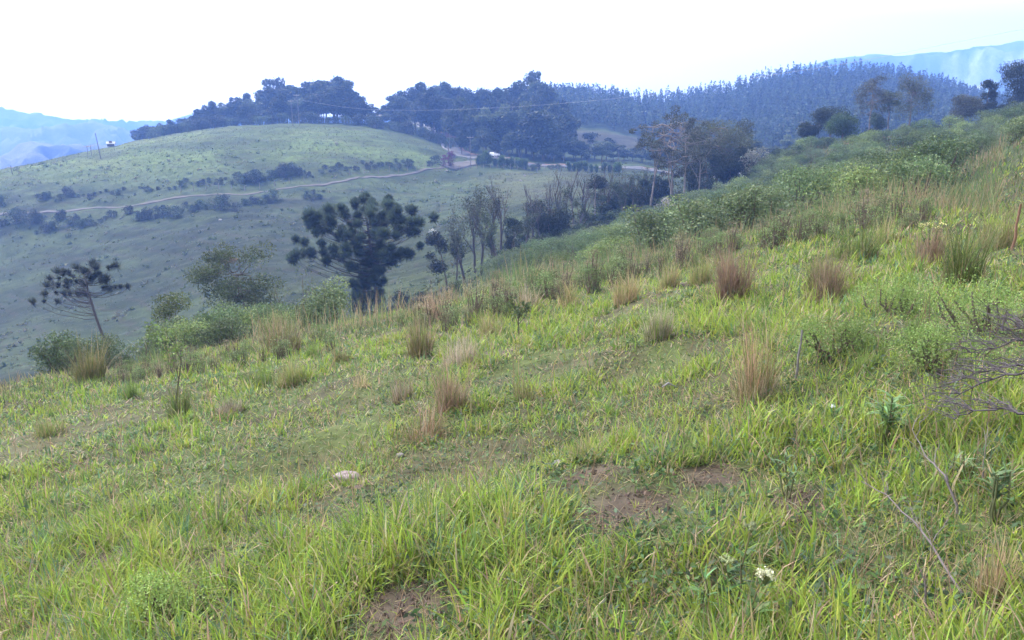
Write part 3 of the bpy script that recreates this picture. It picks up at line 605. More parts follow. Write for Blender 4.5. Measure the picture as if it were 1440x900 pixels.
for k, (u, vt, Y, w_, lf, lab) in enumerate([(700,300,90,4.2,1100,'loose grey green tree in front of the grove'),(724,318,96,3.4,900,'short loose tree at the foot of the dark small tree'),(745,300,100,3.8,500,'thin branched tree leaning over the dense dark tree'),(798,262,115,4,420,'half leafless tree behind the dense dark tree on its right'),(812,285,110,3.6,700,'short grey green tree right of the dense dark tree'),(832,262,122,4,600,'grey leafed tree behind the tall pale trunk'),(874,258,115,4.4,1100,'fuller grey green tree at the edge of the thicket'),(895,262,118,4.4,1200,'bushy grey green tree in front of the thicket trees'),(640,330,88,3.2,700,'low feathery tree at the left end of the grove'),(760,330,95,3,700,'low grey green tree below the dense dark tree')]):
    place('slender_tree', gen_bare(180 + k, hgt(u, vt, Y), w_, .15, 3, bark=(.11, .095, .09), leafn=lf * 2, leaf=.2, col=(.058, .074, .045), first=.3), spot(u, Y, 330), lab)
# the big open tree with ball like clumps and its olive neighbour
Y = 118; hh = hgt(945, 146, Y)
place('tall_tree', gen_tree(70, hh, wid(130, Y), .30, nper=120, leaf=.26, rc=.8, col=(.06, .066, .045), bark=(.17, .145, .135), tr=.26, nclump=60, stems=3), spot(944, Y, 270), 'large open tree with pale grey branches and ball like clumps above the road')
place('bare_tree', gen_bare(71, hgt(972, 165, 119), 6.5, .2, 3, bark=(.19, .165, .15), leafn=300, leaf=.25, col=(.065, .07, .05)), spot(962, 119, 270), 'pale leafless tree tangled with the large open tree')
place('bare_tree', gen_bare(171, hgt(918, 165, 120), 6, .17, 3, bark=(.17, .145, .135), leafn=700, leaf=.25, col=(.06, .068, .045)), spot(915, 120, 270), 'loose half bare tree left of the large open tree')
place('bare_tree', gen_bare(172, hgt(990, 185, 117), 5.5, .15, 3, bark=(.15, .13, .12), leafn=500, leaf=.25, col=(.06, .068, .045)), spot(982, 117, 270), 'smaller bare tree before the olive round crowned tree')
place('round_tree', gen_tree(72, hgt(1012, 156, 128), wid(120, 128), .22, nper=480, leaf=.22, rc=1.6, col=(.062, .07, .034), tr=.25, nclump=42), spot(1008, 128, 260), 'broad olive green round crowned tree right of the large open tree')
place('dark_tree', gen_tree(73, hgt(992, 205, 122), wid(70, 122), .05, nper=380, leaf=.24, rc=1.2, col=(.026, .036, .028), tr=.2, nclump=24), spot(992, 122, 270), 'dark undergrowth tree standing below the olive round crowned tree')
place('dark_tree', gen_tree(74, hgt(1048, 205, 124), wid(50, 124), .1, nper=320, leaf=.22, rc=1.0, col=(.034, .05, .032), tr=.14, nclump=16), spot(1046, 124, 260), 'mid green tree between the olive tree and the white flowering bush')
place('flowering_bush', gen_bush(75, hgt(1066, 207, 120), wid(52, 120), 900, .28, (.22, .23, .19), 9), spot(1066, 120, 240), 'white flowering bush beside the olive tree on the right slope', 'bush', stem='stems')
place('flowering_bush', gen_bush(76, hgt(932, 280, 100) + .2, wid(34, 100), 500, .22, (.26, .24, .22), 6), spot(934, 100, 300), 'small white flowering bush below the large open tree', 'bush', stem='stems')
place('flowering_bush', gen_bush(77, 1.2, 1.5, 160, .17, (.42, .42, .42), 4), Vector((*ray(610, 326, 92)[:2], ray(610, 330, 92)[2] - .6)), 'tiny pure white blossoming bush right of the araucaria crown', 'bush', stem='stems')
# ridge on the right
RID = [('umbrella_tree',1168,150,138,62,.40,(.03,.042,.028),'dark umbrella shaped tree on the right ridge',26,.75),('umbrella_tree',1140,168,136,40,.3,(.034,.046,.028),'lower dark tree at the left end of the ridge trees',14,.8),
 ('broad_tree',1186,155,128,52,.02,(.05,.085,.032),'bright green leafy tree in front of the dark umbrella tree',22,.9),
 ('pale_tree',1222,104,142,56,.28,(.082,.086,.058),'pale grey brown tall tree, left of the two pale ridge trees',34,1.1),('pale_tree',1278,102,142,60,.24,(.068,.076,.042),'pale brown olive tall tree, right of the two pale ridge trees',38,1.1),
 ('broad_tree',1248,118,146,26,.45,(.05,.075,.04),'greener narrow tree between the two pale ridge trees',10,.9),('dark_tree',1234,150,138,22,.05,(.04,.06,.035),'small dark cone shaped tree below the pale ridge trees',9,1.0),
 ('dull_tree',1352,132,140,54,.35,(.075,.08,.055),'dull grey green round tree left of the dark cypress',20,.8),('cypress',1384,106,138,22,.08,(.028,.036,.026),'narrow dark cypress like tree on the ridge near the right edge',12,1.2),
 ('big_tree',1428,84,140,66,.18,(.032,.04,.026),'tallest dark tree at the right edge of the ridge',32,.9),('dark_tree',1400,140,136,36,.05,(.034,.044,.03),'dark low tree between the cypress and the tallest ridge tree',12,.9),('big_tree',1475,100,138,60,.15,(.034,.042,.028),'dark tree just past the right edge of the ridge',22,.9)]
for k, (nm, u, vt, Y, px, bs, cl_, lab, nc, fl) in enumerate(RID):
    place(nm, gen_tree(80 + k, hgt(u, vt, Y), wid(px, Y), bs, nper=190 if 'pale' in nm else 480, leaf=.22, rc=wid(px, Y) * (.13 if 'pale' in nm else .18) + .25, col=cl_, tr=.16, nclump=nc, flat=fl, bark=(.15, .12, .1) if 'pale' in nm else BK, gaps=.15 if 'pale' in nm else 0), spot(u, Y, 180), lab)

# ---- wood behind the round pasture hill and beyond the road: copies of a few tree kinds
def proto(name, gen, cat='tree'):
    e = place(name, gen, (0, -40, -60), 'x', cat); return e
PT = [proto('forest_tree', gen_tree(100, 10, 7.5, .16, nper=200, leaf=.55, rc=1.35, col=(.034, .044, .024), tr=.22, nclump=22)),
      proto('forest_tree', gen_tree(101, 10, 6.0, .26, nper=190, leaf=.5, rc=1.2, col=(.06, .076, .04), tr=.18, nclump=18)),  # lighter foliage colour stands in for lit crowns
      proto('forest_tree', gen_tree(102, 10, 8.5, .10, nper=210, leaf=.55, rc=1.5, col=(.03, .04, .024), tr=.24, nclump=26)),
      proto('forest_tree', gen_tree(103, 10, 5.0, .55, nper=110, leaf=.42, rc=1.0, col=(.042, .05, .032), tr=.15, nclump=11, bark=(.2, .18, .17))),
      proto('forest_tree', gen_tree(104, 10, 5.5, .12, nper=230, leaf=.5, rc=1.2, col=(.072, .09, .045), tr=.18, nclump=20)),  # lightest foliage, light on the crown painted into its green
      proto('forest_tree', gen_tree(105, 10, 4.5, .70, nper=110, leaf=.4, rc=.9, col=(.04, .048, .03), tr=.14, nclump=8, bark=(.24, .22, .21)))]
used = set()
def forest(u, vtop, Y, kind, label, group, wmul=1.0):
    p = spot(u, Y, vtop); hh = max(3, ray(u, vtop, Y)[2] - p.z); s = hh / 10
    o = PT[kind]; rz = rng.uniform(0, 6.28); sw = s ** .75 * wmul * rng.uniform(1.05, 1.45)
    if kind not in used:
        used.add(kind); o.location = p; o.rotation_euler.z = rz; o.scale = (sw, sw, s); o['label'] = label; o['group'] = group; return o
    return dup(o, p, rz, (sw, sw, s), label, group)
def prof(pts): a = np.array(pts, float); return lambda u: np.interp(u, a[:, 0], a[:, 1])
sk = prof([(185,190),(200,178),(225,174),(245,170),(275,160),(295,148),(330,140),(370,128),(385,126),(420,118),(440,112),(475,112),(495,122),(512,148),(530,150),(550,136),(570,128),(590,121),(612,116),(635,128),(660,126),(690,128),(715,130),(735,118),(750,112),(770,124)])
GB = 'trees in the wood behind the round pasture hill'
LB = {0:'broad dark tree in the wood behind the round pasture hill',1:'middle sized green tree in the wood behind the round pasture hill',2:'widest dark crowned tree in the wood behind the round hill',3:'open crowned pale stemmed tree in the wood behind the round hill',4:'low branched tree with a lit tone in its green in the wood behind the hill',5:'long trunked eucalyptus like tree in the wood behind the hill'}
for u in np.arange(196, 775, 8.5):
    uu = u + rng.uniform(-6, 6); k = int(rng.choice(6, p=[.3, .2, .25, .12, .08, .05]))
    forest(uu, sk(uu) + abs(rng.normal(0, 6)) - 7, rng.uniform(335, 352), k, LB[k], GB)
for u in np.arange(205, 640, 9.5):
    uu = u + rng.uniform(-8, 8); k = int(rng.choice(5, p=[.3, .2, .3, .05, .15]))
    forest(uu, sk(uu) + rng.uniform(4, 26), rng.uniform(312, 328), k, LB[k], GB)
for u, vt in [(384,106),(468,108),(614,114),(752,97),(680,121),(712,118),(640,119),(740,112)]: forest(u, vt, 348, 3 if u in (384, 680, 640) else 5 if u in (752,) else 1, {384:'tree with a wispy top sticking out above the wood',752:'tallest airy tree with a feathery top above the wood'}.get(u, LB[1]), GB)
GR = 'trees lining the far side of the road'
LR = {0:'broad dark roadside tree beyond the grey road',1:'middle sized roadside tree beyond the grey road',2:'widest dark roadside tree beyond the grey road',3:'open pale stemmed roadside tree beyond the grey road',4:'low branched roadside tree coloured in lit green beyond the grey road',5:'bare trunked tall roadside tree beyond the grey road'}
rt = prof([(622,158),(640,150),(660,160),(690,165),(720,150),(745,158),(770,150),(800,170),(830,185),(900,200),(960,205)])
for u in np.arange(634, 790, 6.5):
    uu = u + rng.uniform(-4, 4); k = int(rng.choice(6, p=[.15, .25, .1, .1, .3, .1])); Y = rng.uniform(282, 300) + max(0, (680 - u)) * .35
    forest(uu, rt(uu) + rng.uniform(-20, 14), Y, k, LR[k], GR)
for u in np.arange(650, 800, 14):
    uu = u + rng.uniform(-5, 5); k = int(rng.choice([1, 4, 4, 0])); forest(uu, 190 + rng.uniform(-8, 10), rng.uniform(273, 280), k, LR[k], GR, .9)
for u in list(np.arange(776, 965, 6.5)):
    uu = u + rng.uniform(-5, 5); k = int(rng.choice([4, 1, 4, 0, 3])); forest(uu, rng.uniform(188, 216) - 6 * (k == 3), rng.uniform(268, 300), k, LR[k], GR, 1.35)
forest(765, 145, 276, 2, 'dark umbrella crowned tree beyond the road beside the brown field', GR, 1.1)
# trees at the hollow between the ridge and the plantation
GV = 'trees in the hollow below the plantation hill'
for u in np.arange(1040, 1150, 13):
    uu = u + rng.uniform(-5, 5); k = int(rng.choice([0, 1, 2, 4])); forest(uu, 196 - (u - 1040) * .12 + rng.uniform(-10, 14), rng.uniform(200, 260), k, 'dark tree crowding the hollow below the plantation hill', GV)
# plantation on the far hill: one dense wood
fw = MB(); gp = np.random.default_rng(8); cnt = 0
U = gp.uniform(740, 1500, 5200); YY = gp.uniform(300, 515, 5200)
X = (U - 720) / FPX * YY * .985; Z = H(X, YY)
for x, y, z, u in zip(X, YY, Z, U):
    if u < 930 and y < 374: continue
    if y < min(374, 300 + max(0, 1040 - u) * .9): continue
    hh = gp.uniform(7, 11); r = gp.uniform(1.5, 2.4); n = 42
    t = gp.uniform(.12, 1, n); a = gp.uniform(0, 6.283, n); rr = r * (1 - t) ** .6 * gp.uniform(.5, 1.05, n)
    leaves(fw, np.stack([x + rr * np.cos(a), y + rr * np.sin(a), z + t * hh], 1), 1.15, tint(np.array([.034, .048, .028]) * gp.uniform(.45, 1.8), n, gp, .2, .05), gp)
    tube(fw, [(x, y, z - .5), (x, y, z + hh * .8)], [.14, .05], 3, (.05, .045, .04), False)
tag(fw.build('forest', M_LEAF), kind='stuff')

# ---- bushes
SH = [gen_bush(200, 1.35, 2.3, 3200, .075, (.12, .16, .078), 10), gen_bush(201, 1.6, 2.1, 3000, .07, (.095, .14, .062), 9), gen_bush(202, 1.1, 2.2, 3000, .07, (.15, .20, .07), 10), gen_bush(203, 1.3, 1.7, 2600, .022, (.10, .135, .075), 12, 1)]
SHE = [place('shrub', s_, (0, -40, -60), 'x', 'shrub', stem='stems', crown='foliage') for s_ in SH]
SL = ['grey green rounded shrub in the scrub on the right slope', 'tall mid green shrub in the scrub on the right slope', 'low yellow green shrub in the scrub on the right slope', 'narrow dull green shrub in the scrub on the right slope']
n = 0; tries = 0; pts = []; sd = set()
edgeb = prof([(700,92),(850,96),(960,108),(1050,116),(1120,122),(1500,122)])
while n < 290 and tries < 12000:
    tries += 1; Y = 18 + 106 * rng.uniform(0, 1) ** .85; u = rng.uniform(690, 1480); x = xat(u, 280, Y)
    if Y > edgeb(u): continue
    lo = prof([(690,50),(850,30),(950,24),(1100,22),(1300,26),(1480,40)])(u)
    if Y < lo and rng.uniform() > .04: continue
    if u > 1330 and rng.uniform() < .5 * (1 - sst(80, 115, Y)): continue
    if 1135 < u < 1365 and Y > 106: continue
    if any((x - a) ** 2 + (Y - b) ** 2 < (1.15 + .0 * Y) ** 2 for a, b in pts): continue
    pts.append((x, Y)); k = int(rng.choice(4, p=[.35, .3, .2, .15])); p = (x, Y, H1(x, Y) - .05); s = rng.uniform(.8, 1.5) * (1.05 + .3 * sst(60, 110, Y)); sc3 = (s * rng.uniform(.9, 1.25), s * rng.uniform(.9, 1.25), s)
    if k not in sd: sd.add(k); o = SHE[k]; o.location = p; o.scale = sc3; o['label'] = SL[k]; o['group'] = 'shrubs of the scrub on the right slope'
    else: dup(SHE[k], p, rng.uniform(0, 6.28), sc3, SL[k], 'shrubs of the scrub on the right slope')
    n += 1
for q in range(40):
    u = rng.uniform(60, 480); Y = rng.uniform(23, 36); k = int(rng.integers(0, 4)); p = spot(u, Y, 470); p.z -= .1; s = rng.uniform(.7, 1.25)
    dup(SHE[k], p, rng.uniform(0, 6.28), (s, s, s), 'soft green shrub just behind the left grass crest', 'shrubs behind the left grass crest')
DB = [place('bush', gen_bush(210 + k, 2.0, 2.8, 1100, .2, c_, 11), (0, -40, -60), 'x', 'bush', stem='stems', crown='foliage') for k, c_ in enumerate([(.036, .052, .03), (.06, .085, .042), (.036, .044, .03)])]
db = set()
def dbush(u, v, Y, s, label, group, k=None, sx=1.0):
    k = int(rng.integers(0, 3)) if k is None else k; p = spot(u, Y, v); p.z -= .1; sc3 = (s * sx * rng.uniform(.9, 1.2), s * rng.uniform(.9, 1.2), s)
    if k not in db: db.add(k); o = DB[k]; o.location = p; o.scale = sc3; o['label'] = label; o['group'] = group; return o
    return dup(DB[k], p, rng.uniform(0, 6.28), sc3, label, group)
# hedge bank above and below the dirt track
up = [ray(u, v, Y) for u, v, Y in [(0,296,208),(60,290,208),(200,282,209),(340,270,212),(440,258,219),(540,246,238),(620,234,252)]]
up = np.array(up)
for t in np.linspace(0, 1, 105):
    q = t * (len(up) - 1); i = min(int(q), len(up) - 2); x, y, _ = up[i] + (up[i + 1] - up[i]) * (q - i); u = 720 + FPX * x / y
    big = 1.0 if (330 < u < 430) else .62
    if (rng.uniform() < .08 or vn(t * 17, 0 * t, 8) < .25) and not 330 < u < 430: continue
    dbush(u, 280, y + 1.5 + rng.uniform(0, 5.5), big * rng.lognormal(.05, .38), 'dark bush in the hedge along the upper side of the dirt track', 'hedge bushes above the dirt track')
lowr = np.array([ray(u, v, Y) for u, v, Y in [(-20,318,198),(100,308,197),(230,300,196),(330,290,198),(420,278,206),(470,268,212)]])
for t in np.linspace(0, 1, 75):
    if vn(t * 13, 0 * t, 5) < .38: continue
    q = t * (len(lowr) - 1); i = min(int(q), len(lowr) - 2); x, y, _ = lowr[i] + (lowr[i + 1] - lowr[i]) * (q - i); u = 720 + FPX * x / y
    dbush(u, 290, y - rng.uniform(0, 9.0), rng.lognormal(-.15, .38), 'dark bush on the bank below the dirt track', 'bushes on the bank below the dirt track')
for u, v, Y, s, lab in [(20,285,196,1.9,'large dark bush clump at the left end of the dirt track'),(45,290,195,1.7,'second dark bush clump at the left end of the dirt track'),(0,275,210,1.6,'dark reddish bush at the far left edge of the track')]: dbush(u, v, Y, s, lab, None)
for u, v, Y, s, lab in [(437,470,26,.28,'small dark round bush on the grass crest left of the araucaria'),(645,400,66,.72,'dark round bush right of the araucaria trunk'),(560,405,78,.9,'dark bush against the foot of the araucaria, right side'),(590,415,76,.7,'outer dark bush right of the araucaria foot'),(1160,200,126,.75,'dark green bush left of the red earth bank'),(1285,195,122,.6,'round bush standing before the red earth bank'),(1098,200,124,1.0,'big dark green bush at the hollow edge')]: dbush(u, v, Y, s, lab, None)
for u in np.arange(1215, 1345, 9): dbush(u + rng.uniform(-3, 3), 180, 131 + rng.uniform(0, 4), rng.uniform(.55, .95), 'dark bush in the hedge above the red earth bank', 'hedge bushes above the red earth bank')
for u in list(np.arange(1060, 1170, 9)): dbush(u + rng.uniform(-4, 4), 230, 118 + rng.uniform(0, 8), rng.uniform(.7, 1.15), 'dark green bush at the upper edge of the scrub', 'bushes at the upper edge of the scrub', 1)
for q in range(90):
    u = rng.uniform(700, 985); Y = prof([(700,84),(850,98),(985,112)])(u) + rng.uniform(-6, 24); dbush(u, 330, Y, rng.uniform(.55, 1.15), 'green bush in the thicket at the foot of the bare grove', 'thicket bushes below the bare grove', int(rng.choice([0, 1, 1, 2])))
for k, (u, vt, Y, px, lab) in enumerate([(880,248,128,44,'dark leafy tree left of the open tree in the thicket'),(905,252,126,46,'second dark leafy tree in the thicket below the road'),(926,240,128,40,'dark tree directly left of the pale branches'),(968,225,126,44,'dark tree between the open tree and the undergrowth one'),(1025,228,126,46,'dark tree under the right side of the olive crown'),(860,270,122,36,'small dark tree at the left of the thicket')]): place('dark_tree', gen_tree(160 + k, hgt(u, vt, Y), wid(px, Y), .1, nper=340, leaf=.24, rc=1.0, col=(.034, .05, .034), tr=.13, nclump=16), spot(u, Y, 280), lab)
for u, s in [(868,1.3),(885,1.5),(902,1.4),(916,1.3),(930,1.2)]: dbush(u, 270, 132 + rng.uniform(-3, 3), s * 1.15, 'large bush in the dark thicket in front of the road', 'large thicket bushes in front of the road')
for u in np.arange(215, 640, 8.5): dbush(u + rng.uniform(-3, 3), 180, rng.uniform(298, 306), rng.uniform(1.3, 2.4), 'dark undergrowth bush at the edge of the wood behind the round hill', 'undergrowth bushes at the edge of the wood')
# green cane and bushes on the near side of the road
CN = place('cane_clump', gen_bush(230, 2.2, 1.8, 420, .22, (.08, .12, .04), 6, 1), (0, -40, -60), 'x', 'cane', stem='stems', crown='leaves'); first = True
for u in np.r_[np.arange(672, 742, 4.5), np.arange(800, 880, 8)]:
    Y = 252 - (u - 672) * .10 + rng.uniform(-1, 1); p = spot(u, Y, 240); s = rng.uniform(.8, 1.3) * (1.35 if 672 < u < 690 else 1)
    if first: CN.location = p; CN.scale = (s, s, s); CN['label'] = 'bright green cane clump on the near edge of the road'; CN['group'] = 'cane clumps along the road'; first = False
    else: dup(CN, p, rng.uniform(0, 6), (s, s, s), 'bright green cane clump on the near edge of the road', 'cane clumps along the road')
for u, s in [(738,.9),(750,1.1),(757,1.0),(775,.8),(785,.9),(820,.8)]: dbush(u, 240, 246 + rng.uniform(-2, 2), s, 'grey green bush between the cane and the road', 'bushes on the near road edge')
# ------------------------------------------------------------------ things on the near slope
_Yt = np.geomspace(1.2, 300, 1400)
def hit(u, v):
    """place on the ground seen at photo position (u, v)"""
    x1, _, z1 = ray(u, v, 1.0); d = z1 * _Yt - H(x1 * _Yt, _Yt); k = np.where(d < 0)[0]
    i = k[0] if len(k) else int(np.argmin(d)); Y = _Yt[i]; return Vector((x1 * Y, Y, H1(x1 * Y, Y)))
PALS = {'brown': [(.34,.235,.165),(.27,.19,.135),(.40,.30,.2)], 'grey': [(.31,.26,.2),(.22,.21,.12),(.38,.33,.24)], 'red': [(.38,.235,.16),(.17,.12,.07),(.10,.12,.035)],
        'green': [(.13,.2,.045),(.18,.235,.055),(.09,.14,.045)], 'olive': [(.18,.185,.06),(.13,.155,.055),(.24,.21,.105)], 'straw': [(.34,.27,.155),(.27,.215,.12),(.18,.2,.07)]}
def tuft(u, vb, vt, px, pal, label, group=None, n=260, spread=.22, cat='grass tuft', name='grass_tuft', topg=None):
    p = hit(u, vb); r = p.y; h = (vb - vt) / FPX * r * 1.15; w = px / FPX * r; g = np.random.default_rng(int(u * 7 + vb))
    m = MB(); a = g.uniform(0, 6.283, n); n = int(n * 1.35); a = g.uniform(0, 6.283, n); rr = w * .42 * g.uniform(0, 1, n) ** .6
    root = np.stack([rr * np.cos(a), rr * np.sin(a), np.full(n, -.03)], 1)
    dz = H(p.x + root[:, 0], p.y + root[:, 1]) - p.z; root[:, 2] += dz
    P = np.array(PALS[pal]); col = P[g.integers(0, 3, n)]
    if topg: gk = g.uniform(0, 1, n) < .35; col = np.where(gk[:, None], np.array(PALS[topg])[g.integers(0, 3, n)], col)
    tl = g.uniform(0, 6.283); lob = .72 + .38 * np.sin(a * g.integers(1, 4) + tl); yaw_ = tl
    L = h * lob * g.uniform(.35, 1.15, n) * g.uniform(.6, 1, n) ** .4; yaw = np.where(g.uniform(0, 1, n) < .35, tl + g.normal(0, .7, n), a + g.normal(0, .6, n))
    blades(m, root, yaw, L, np.maximum(.0028, .00062 * r) * g.uniform(.7, 1.4, n), np.abs(g.normal(.02, spread * .42, n)) + .06 * rr / (w * .42), g.normal(.22, .3, n) + spread * .4, tint(col, n, g, .28, .06), 3, g.uniform(-.9, .9, n))
    a2 = g.uniform(0, 6.283, n // 6); q2 = w * .4 * g.uniform(0, 1, n // 6) ** .6; rt2 = np.stack([q2 * np.cos(a2), q2 * np.sin(a2), np.full(n // 6, -.02)], 1)   # long loose drooping blades
    blades(m, rt2, a2 + g.normal(0, .8, n // 6) + tl, h * g.uniform(.7, 1.25, n // 6), np.maximum(.0022, .0005 * r) * np.ones(n // 6), np.abs(g.normal(.12, .12, n // 6)), g.uniform(.5, 1.7, n // 6), tint(P[g.integers(0, 3, n // 6)], n // 6, g, .25, .06), 4, g.uniform(-.9, .9, n // 6))
    k = n // 4   # broken and fallen blades round the foot
    a = g.uniform(0, 6.283, k); rr = w * .4 * g.uniform(.2, 1, k); rt = np.stack([rr * np.cos(a), rr * np.sin(a), H(p.x + rr * np.cos(a), p.y + rr * np.sin(a)) - p.z + .01], 1)
    blades(m, rt, a + g.normal(0, .5, k), h * g.uniform(.2, .5, k), np.maximum(.004, .0009 * r) * np.ones(k), g.uniform(.7, 1.3, k), g.normal(.4, .3, k), tint(P[g.integers(0, 3, k)], k, g), 2)
    o = m.build(name, M_DRY if pal in ('brown', 'grey', 'red', 'straw') else M_GRASS); o.location = p
    return tag(o, label, cat, group)
TUF = [(1030,418,338,54,'brown','big round reddish brown grass tussock upright on the upper slope',520,None),(925,477,418,44,'grey','brown footed tussock with green tips alone in the short grass',420,'green'),
 (1165,425,342,42,'brown','grey brown tussock behind the tall red stalks',380,'olive'),(1146,408,352,30,'olive','olive tussock touching the grey brown tussock on its left',240,None),(1205,366,308,66,'green','wide green tussock far up the right slope',420,'olive'),
 (1305,372,312,40,'brown','dark brown tussock under yellow flower heads on the right slope',380,None),(1352,402,296,56,'green','tall green tussock near the right edge',460,'straw'),(592,503,432,40,'olive','yellow green upright tussock with brown foot near the crest',320,'brown'),
 (650,512,466,74,'grey','low wide grey brown tussock in the middle of the slope',380,None),(637,577,498,58,'brown','brown and green tussock, upper one of the reddish pair',400,'green'),(565,566,522,36,'grey','small grey straw tussock left of the brown and green one',240,'straw'),
 (597,618,556,66,'red','reddish dry tussock, lower one of the reddish pair',260,'grey'),(128,541,468,46,'olive','olive tussock with high stalks at the left crest',420,'straw'),(411,542,498,46,'olive','dark olive dome shaped tussock on the left slope',420,'green'),
 (368,547,508,56,'green','bright green tussock left of the dark olive dome',340,None),(252,590,530,36,'green','slim green tussock at the foot of the leafy sapling',240,'olive'),(324,582,553,42,'grey','low dark brown tussock half sunk in grass on the left',240,None),
 (400,497,440,54,'olive','tall olive tussock at the crest below the fine leaved tree',380,'brown'),(615,452,404,36,'brown','brown tussock standing on the crest right of the araucaria',260,None),(880,427,374,40,'straw','straw coloured tussock on the crest beside the scrub',280,None),
 (742,562,518,46,'straw','faint pale straw tussock in the middle of the slope',120,None),(1170,485,418,18,'red','bunch of thin red stalks below the grey brown tussock',40,None),(254,740,688,30,'green','single bright green tuft in short turf on the left',120,None),
 (441,503,479,26,'green','small green tussock beside the small dark round bush',160,None),(480,510,488,30,'olive','low olive tussock on the crest line in the middle',180,None),(820,650,600,60,'straw','straw mixed green clump in the middle foreground',160,'green'),
 (508,545,515,30,'straw','wispy straw tuft left of the small grey tussock',70,None),(1395,840,730,70,'straw','broken dry straw clump at the lower right',260,'red'),(70,610,578,50,'olive','flat olive tussock near the left edge',220,'green'),(185,560,530,34,'green','green tussock between the left crest stalks and the sapling',180,None),
 (985,400,352,36,'olive','olive tussock left of the big reddish brown one',240,None),(940,405,360,34,'straw','pale tussock on the scrub margin left of the olive one',200,'olive'),(800,432,388,34,'straw','thin straw tussock on the crest above the short grass',160,'olive'),(1245,345,300,40,'straw','far straw tussock right of the wide green one',220,'green'),
 (1400,350,292,50,'straw','far straw tussock near the red stem on the right',260,'olive'),(1290,470,430,40,'green','green tussock under the flowering heads, lower down',160,None),(1215,520,480,40,'green','green tuft in tall grass right of the pale stake',140,None),(690,475,430,40,'straw','pale dry tussock on the crest in the middle',200,'olive'),(742,440,395,36,'grey','grey stalky tussock on the crest below the dark tree',200,'straw')]
for t_ in TUF: tuft(*t_[:6], n=t_[6], topg=t_[7])
o = tuft(1060, 562, 426, 62, 'red', 'tall open clump of red and straw stalks right of centre', n=260, spread=.10, topg='straw')
tuft(1062, 562, 500, 74, 'grey', 'grey leafy foot around the tall red stalks', n=260, topg='green')
# weedy stalks along the crest
WD = [gen_bush(300, 1.0, .75, 420, .05, (.15,.2,.085), 9), gen_bush(301, 1.1, .8, 600, .035, (.18,.175,.1), 10), gen_bush(302, .8, .9, 900, .04, (.12,.17,.065), 9), gen_bush(303, 1.2, .6, 420, .035, (.22,.18,.12), 9)]
WE = [place('weed', s_, (0, -40, -60), 'x', 'weed', stem='stems', crown='leaves') for s_ in WD]
WL_ = ['pale green leafy weed standing on the grass crest', 'straw green stalky weed standing on the grass crest', 'mid green bushy weed standing on the grass crest', 'dry brown stalky weed standing on the grass crest']
ws = set(); crest = prof([(0,546),(130,532),(350,492),(530,462),(720,424),(900,372),(1000,345),(1100,325),(1300,300)])
def weed(u, v, k, s, label=None, group='weeds along the grass crest'):
    p = hit(u, v); p.z -= .03; sc3 = (s * rng.uniform(.85, 1.2), s * rng.uniform(.85, 1.2), s); label = label or WL_[k]
    if k not in ws: ws.add(k); o = WE[k]; o.location = p; o.scale = sc3; o['label'] = label; o['group'] = group; return
    dup(WE[k], p, rng.uniform(0, 6.28), sc3, label, group)
for q in range(210):
    u = rng.choice([rng.uniform(560, 1010), rng.uniform(150, 480), rng.uniform(600, 1000), rng.uniform(1000, 1300)]); weed(u, crest(u) + rng.uniform(2, 24), int(rng.choice(4, p=[.3, .28, .25, .17])), rng.uniform(.35, .9) * (.62 if u < 480 else .85))
# leafy sapling and woody weeds on the left of the slope
def sapling(u, vb, vt, seed, ln, label, col, leaf=.035, w=.5, tr=.012):
    p = hit(u, vb); h_ = (vb - vt) / FPX * p.y * 1.05; return place('sapling', gen_bare(seed, h_, w, tr, 2, leafn=ln, leaf=leaf, col=col, bark=(.07, .055, .05)), p, label, 'sapling', stem='stem', crown='leaves')
sapling(248, 572, 452, 310, 230, 'leafy dark stemmed sapling leaning in the grass on the left', (.10, .15, .04), .05, .7)
sapling(205, 520, 455, 311, 140, 'short leafy sapling at the left crest behind the leaning one', (.10, .15, .04), .07, .8)
sapling(283, 470, 430, 312, 120, 'bright leafed sapling on the crest below the fine leaved tree', (.13, .17, .04), .08, .8)
sapling(730, 485, 415, 314, 160, 'upright leafy stem on the crest above the middle slope', (.09, .12, .05), .06, .5)

# broad leaved plants
def leafy(u, vb, px, label, seed, n=26, col=(.13, .225, .085), name='broadleaf_plant'):
    p = hit(u, vb); g = np.random.default_rng(seed); w_ = px / FPX * p.y; m = MB(); e = empty(name, p)
    st = MB(); 
    for q in range(4):
        top = np.array([g.normal(0, w_ * .16), g.normal(0, w_ * .16), w_ * g.uniform(.7, 1.05)]); tube(st, bend((0, 0, -.03), top, 0, .01, 4, g), np.linspace(.006, .003, 4), 5, (.08, .09, .04))
        k = n // 4; a = g.uniform(0, 6.283, k); tt = g.uniform(.45, 1, k)[:, None]
        blades(m, top * tt, a, w_ * g.uniform(.3, .5, k), w_ * g.uniform(.05, .075, k), g.uniform(.5, 1.1, k), g.uniform(.6, 1.2, k), tint(col, k, g, .2, .05), 4, g.uniform(-.4, .4, k))
    st.build('stem', M_BARK, e); m.build('leaves', M_LEAF, e); return tag(e, label, 'plant')
leafy(1242, 632, 78, 'broad leaved plant with drooping long leaves right of centre', 320, 64)
leafy(1398, 735, 90, 'broad leaved plant near the right edge above the dry straw', 321, 36, (.13, .21, .09))
leafy(1352, 690, 60, 'smaller grey green leafy plant beside the fallen branch', 322, 24, (.13, .2, .09))
leafy(985, 880, 70, 'dark leafy seedling at the bottom beside the flowering plant', 323, 24, (.1, .19, .07))
leafy(1105, 700, 60, 'blue green leafy plant in tall grass on the right', 324, 24, (.12, .2, .09))
place('feathery_shrub', gen_bush(325, .26, .62, 3600, .016, (.16, .23, .06), 12), hit(235, 880), 'soft feathery green low shrub at the lower left', 'shrub', stem='stems', crown='foliage')
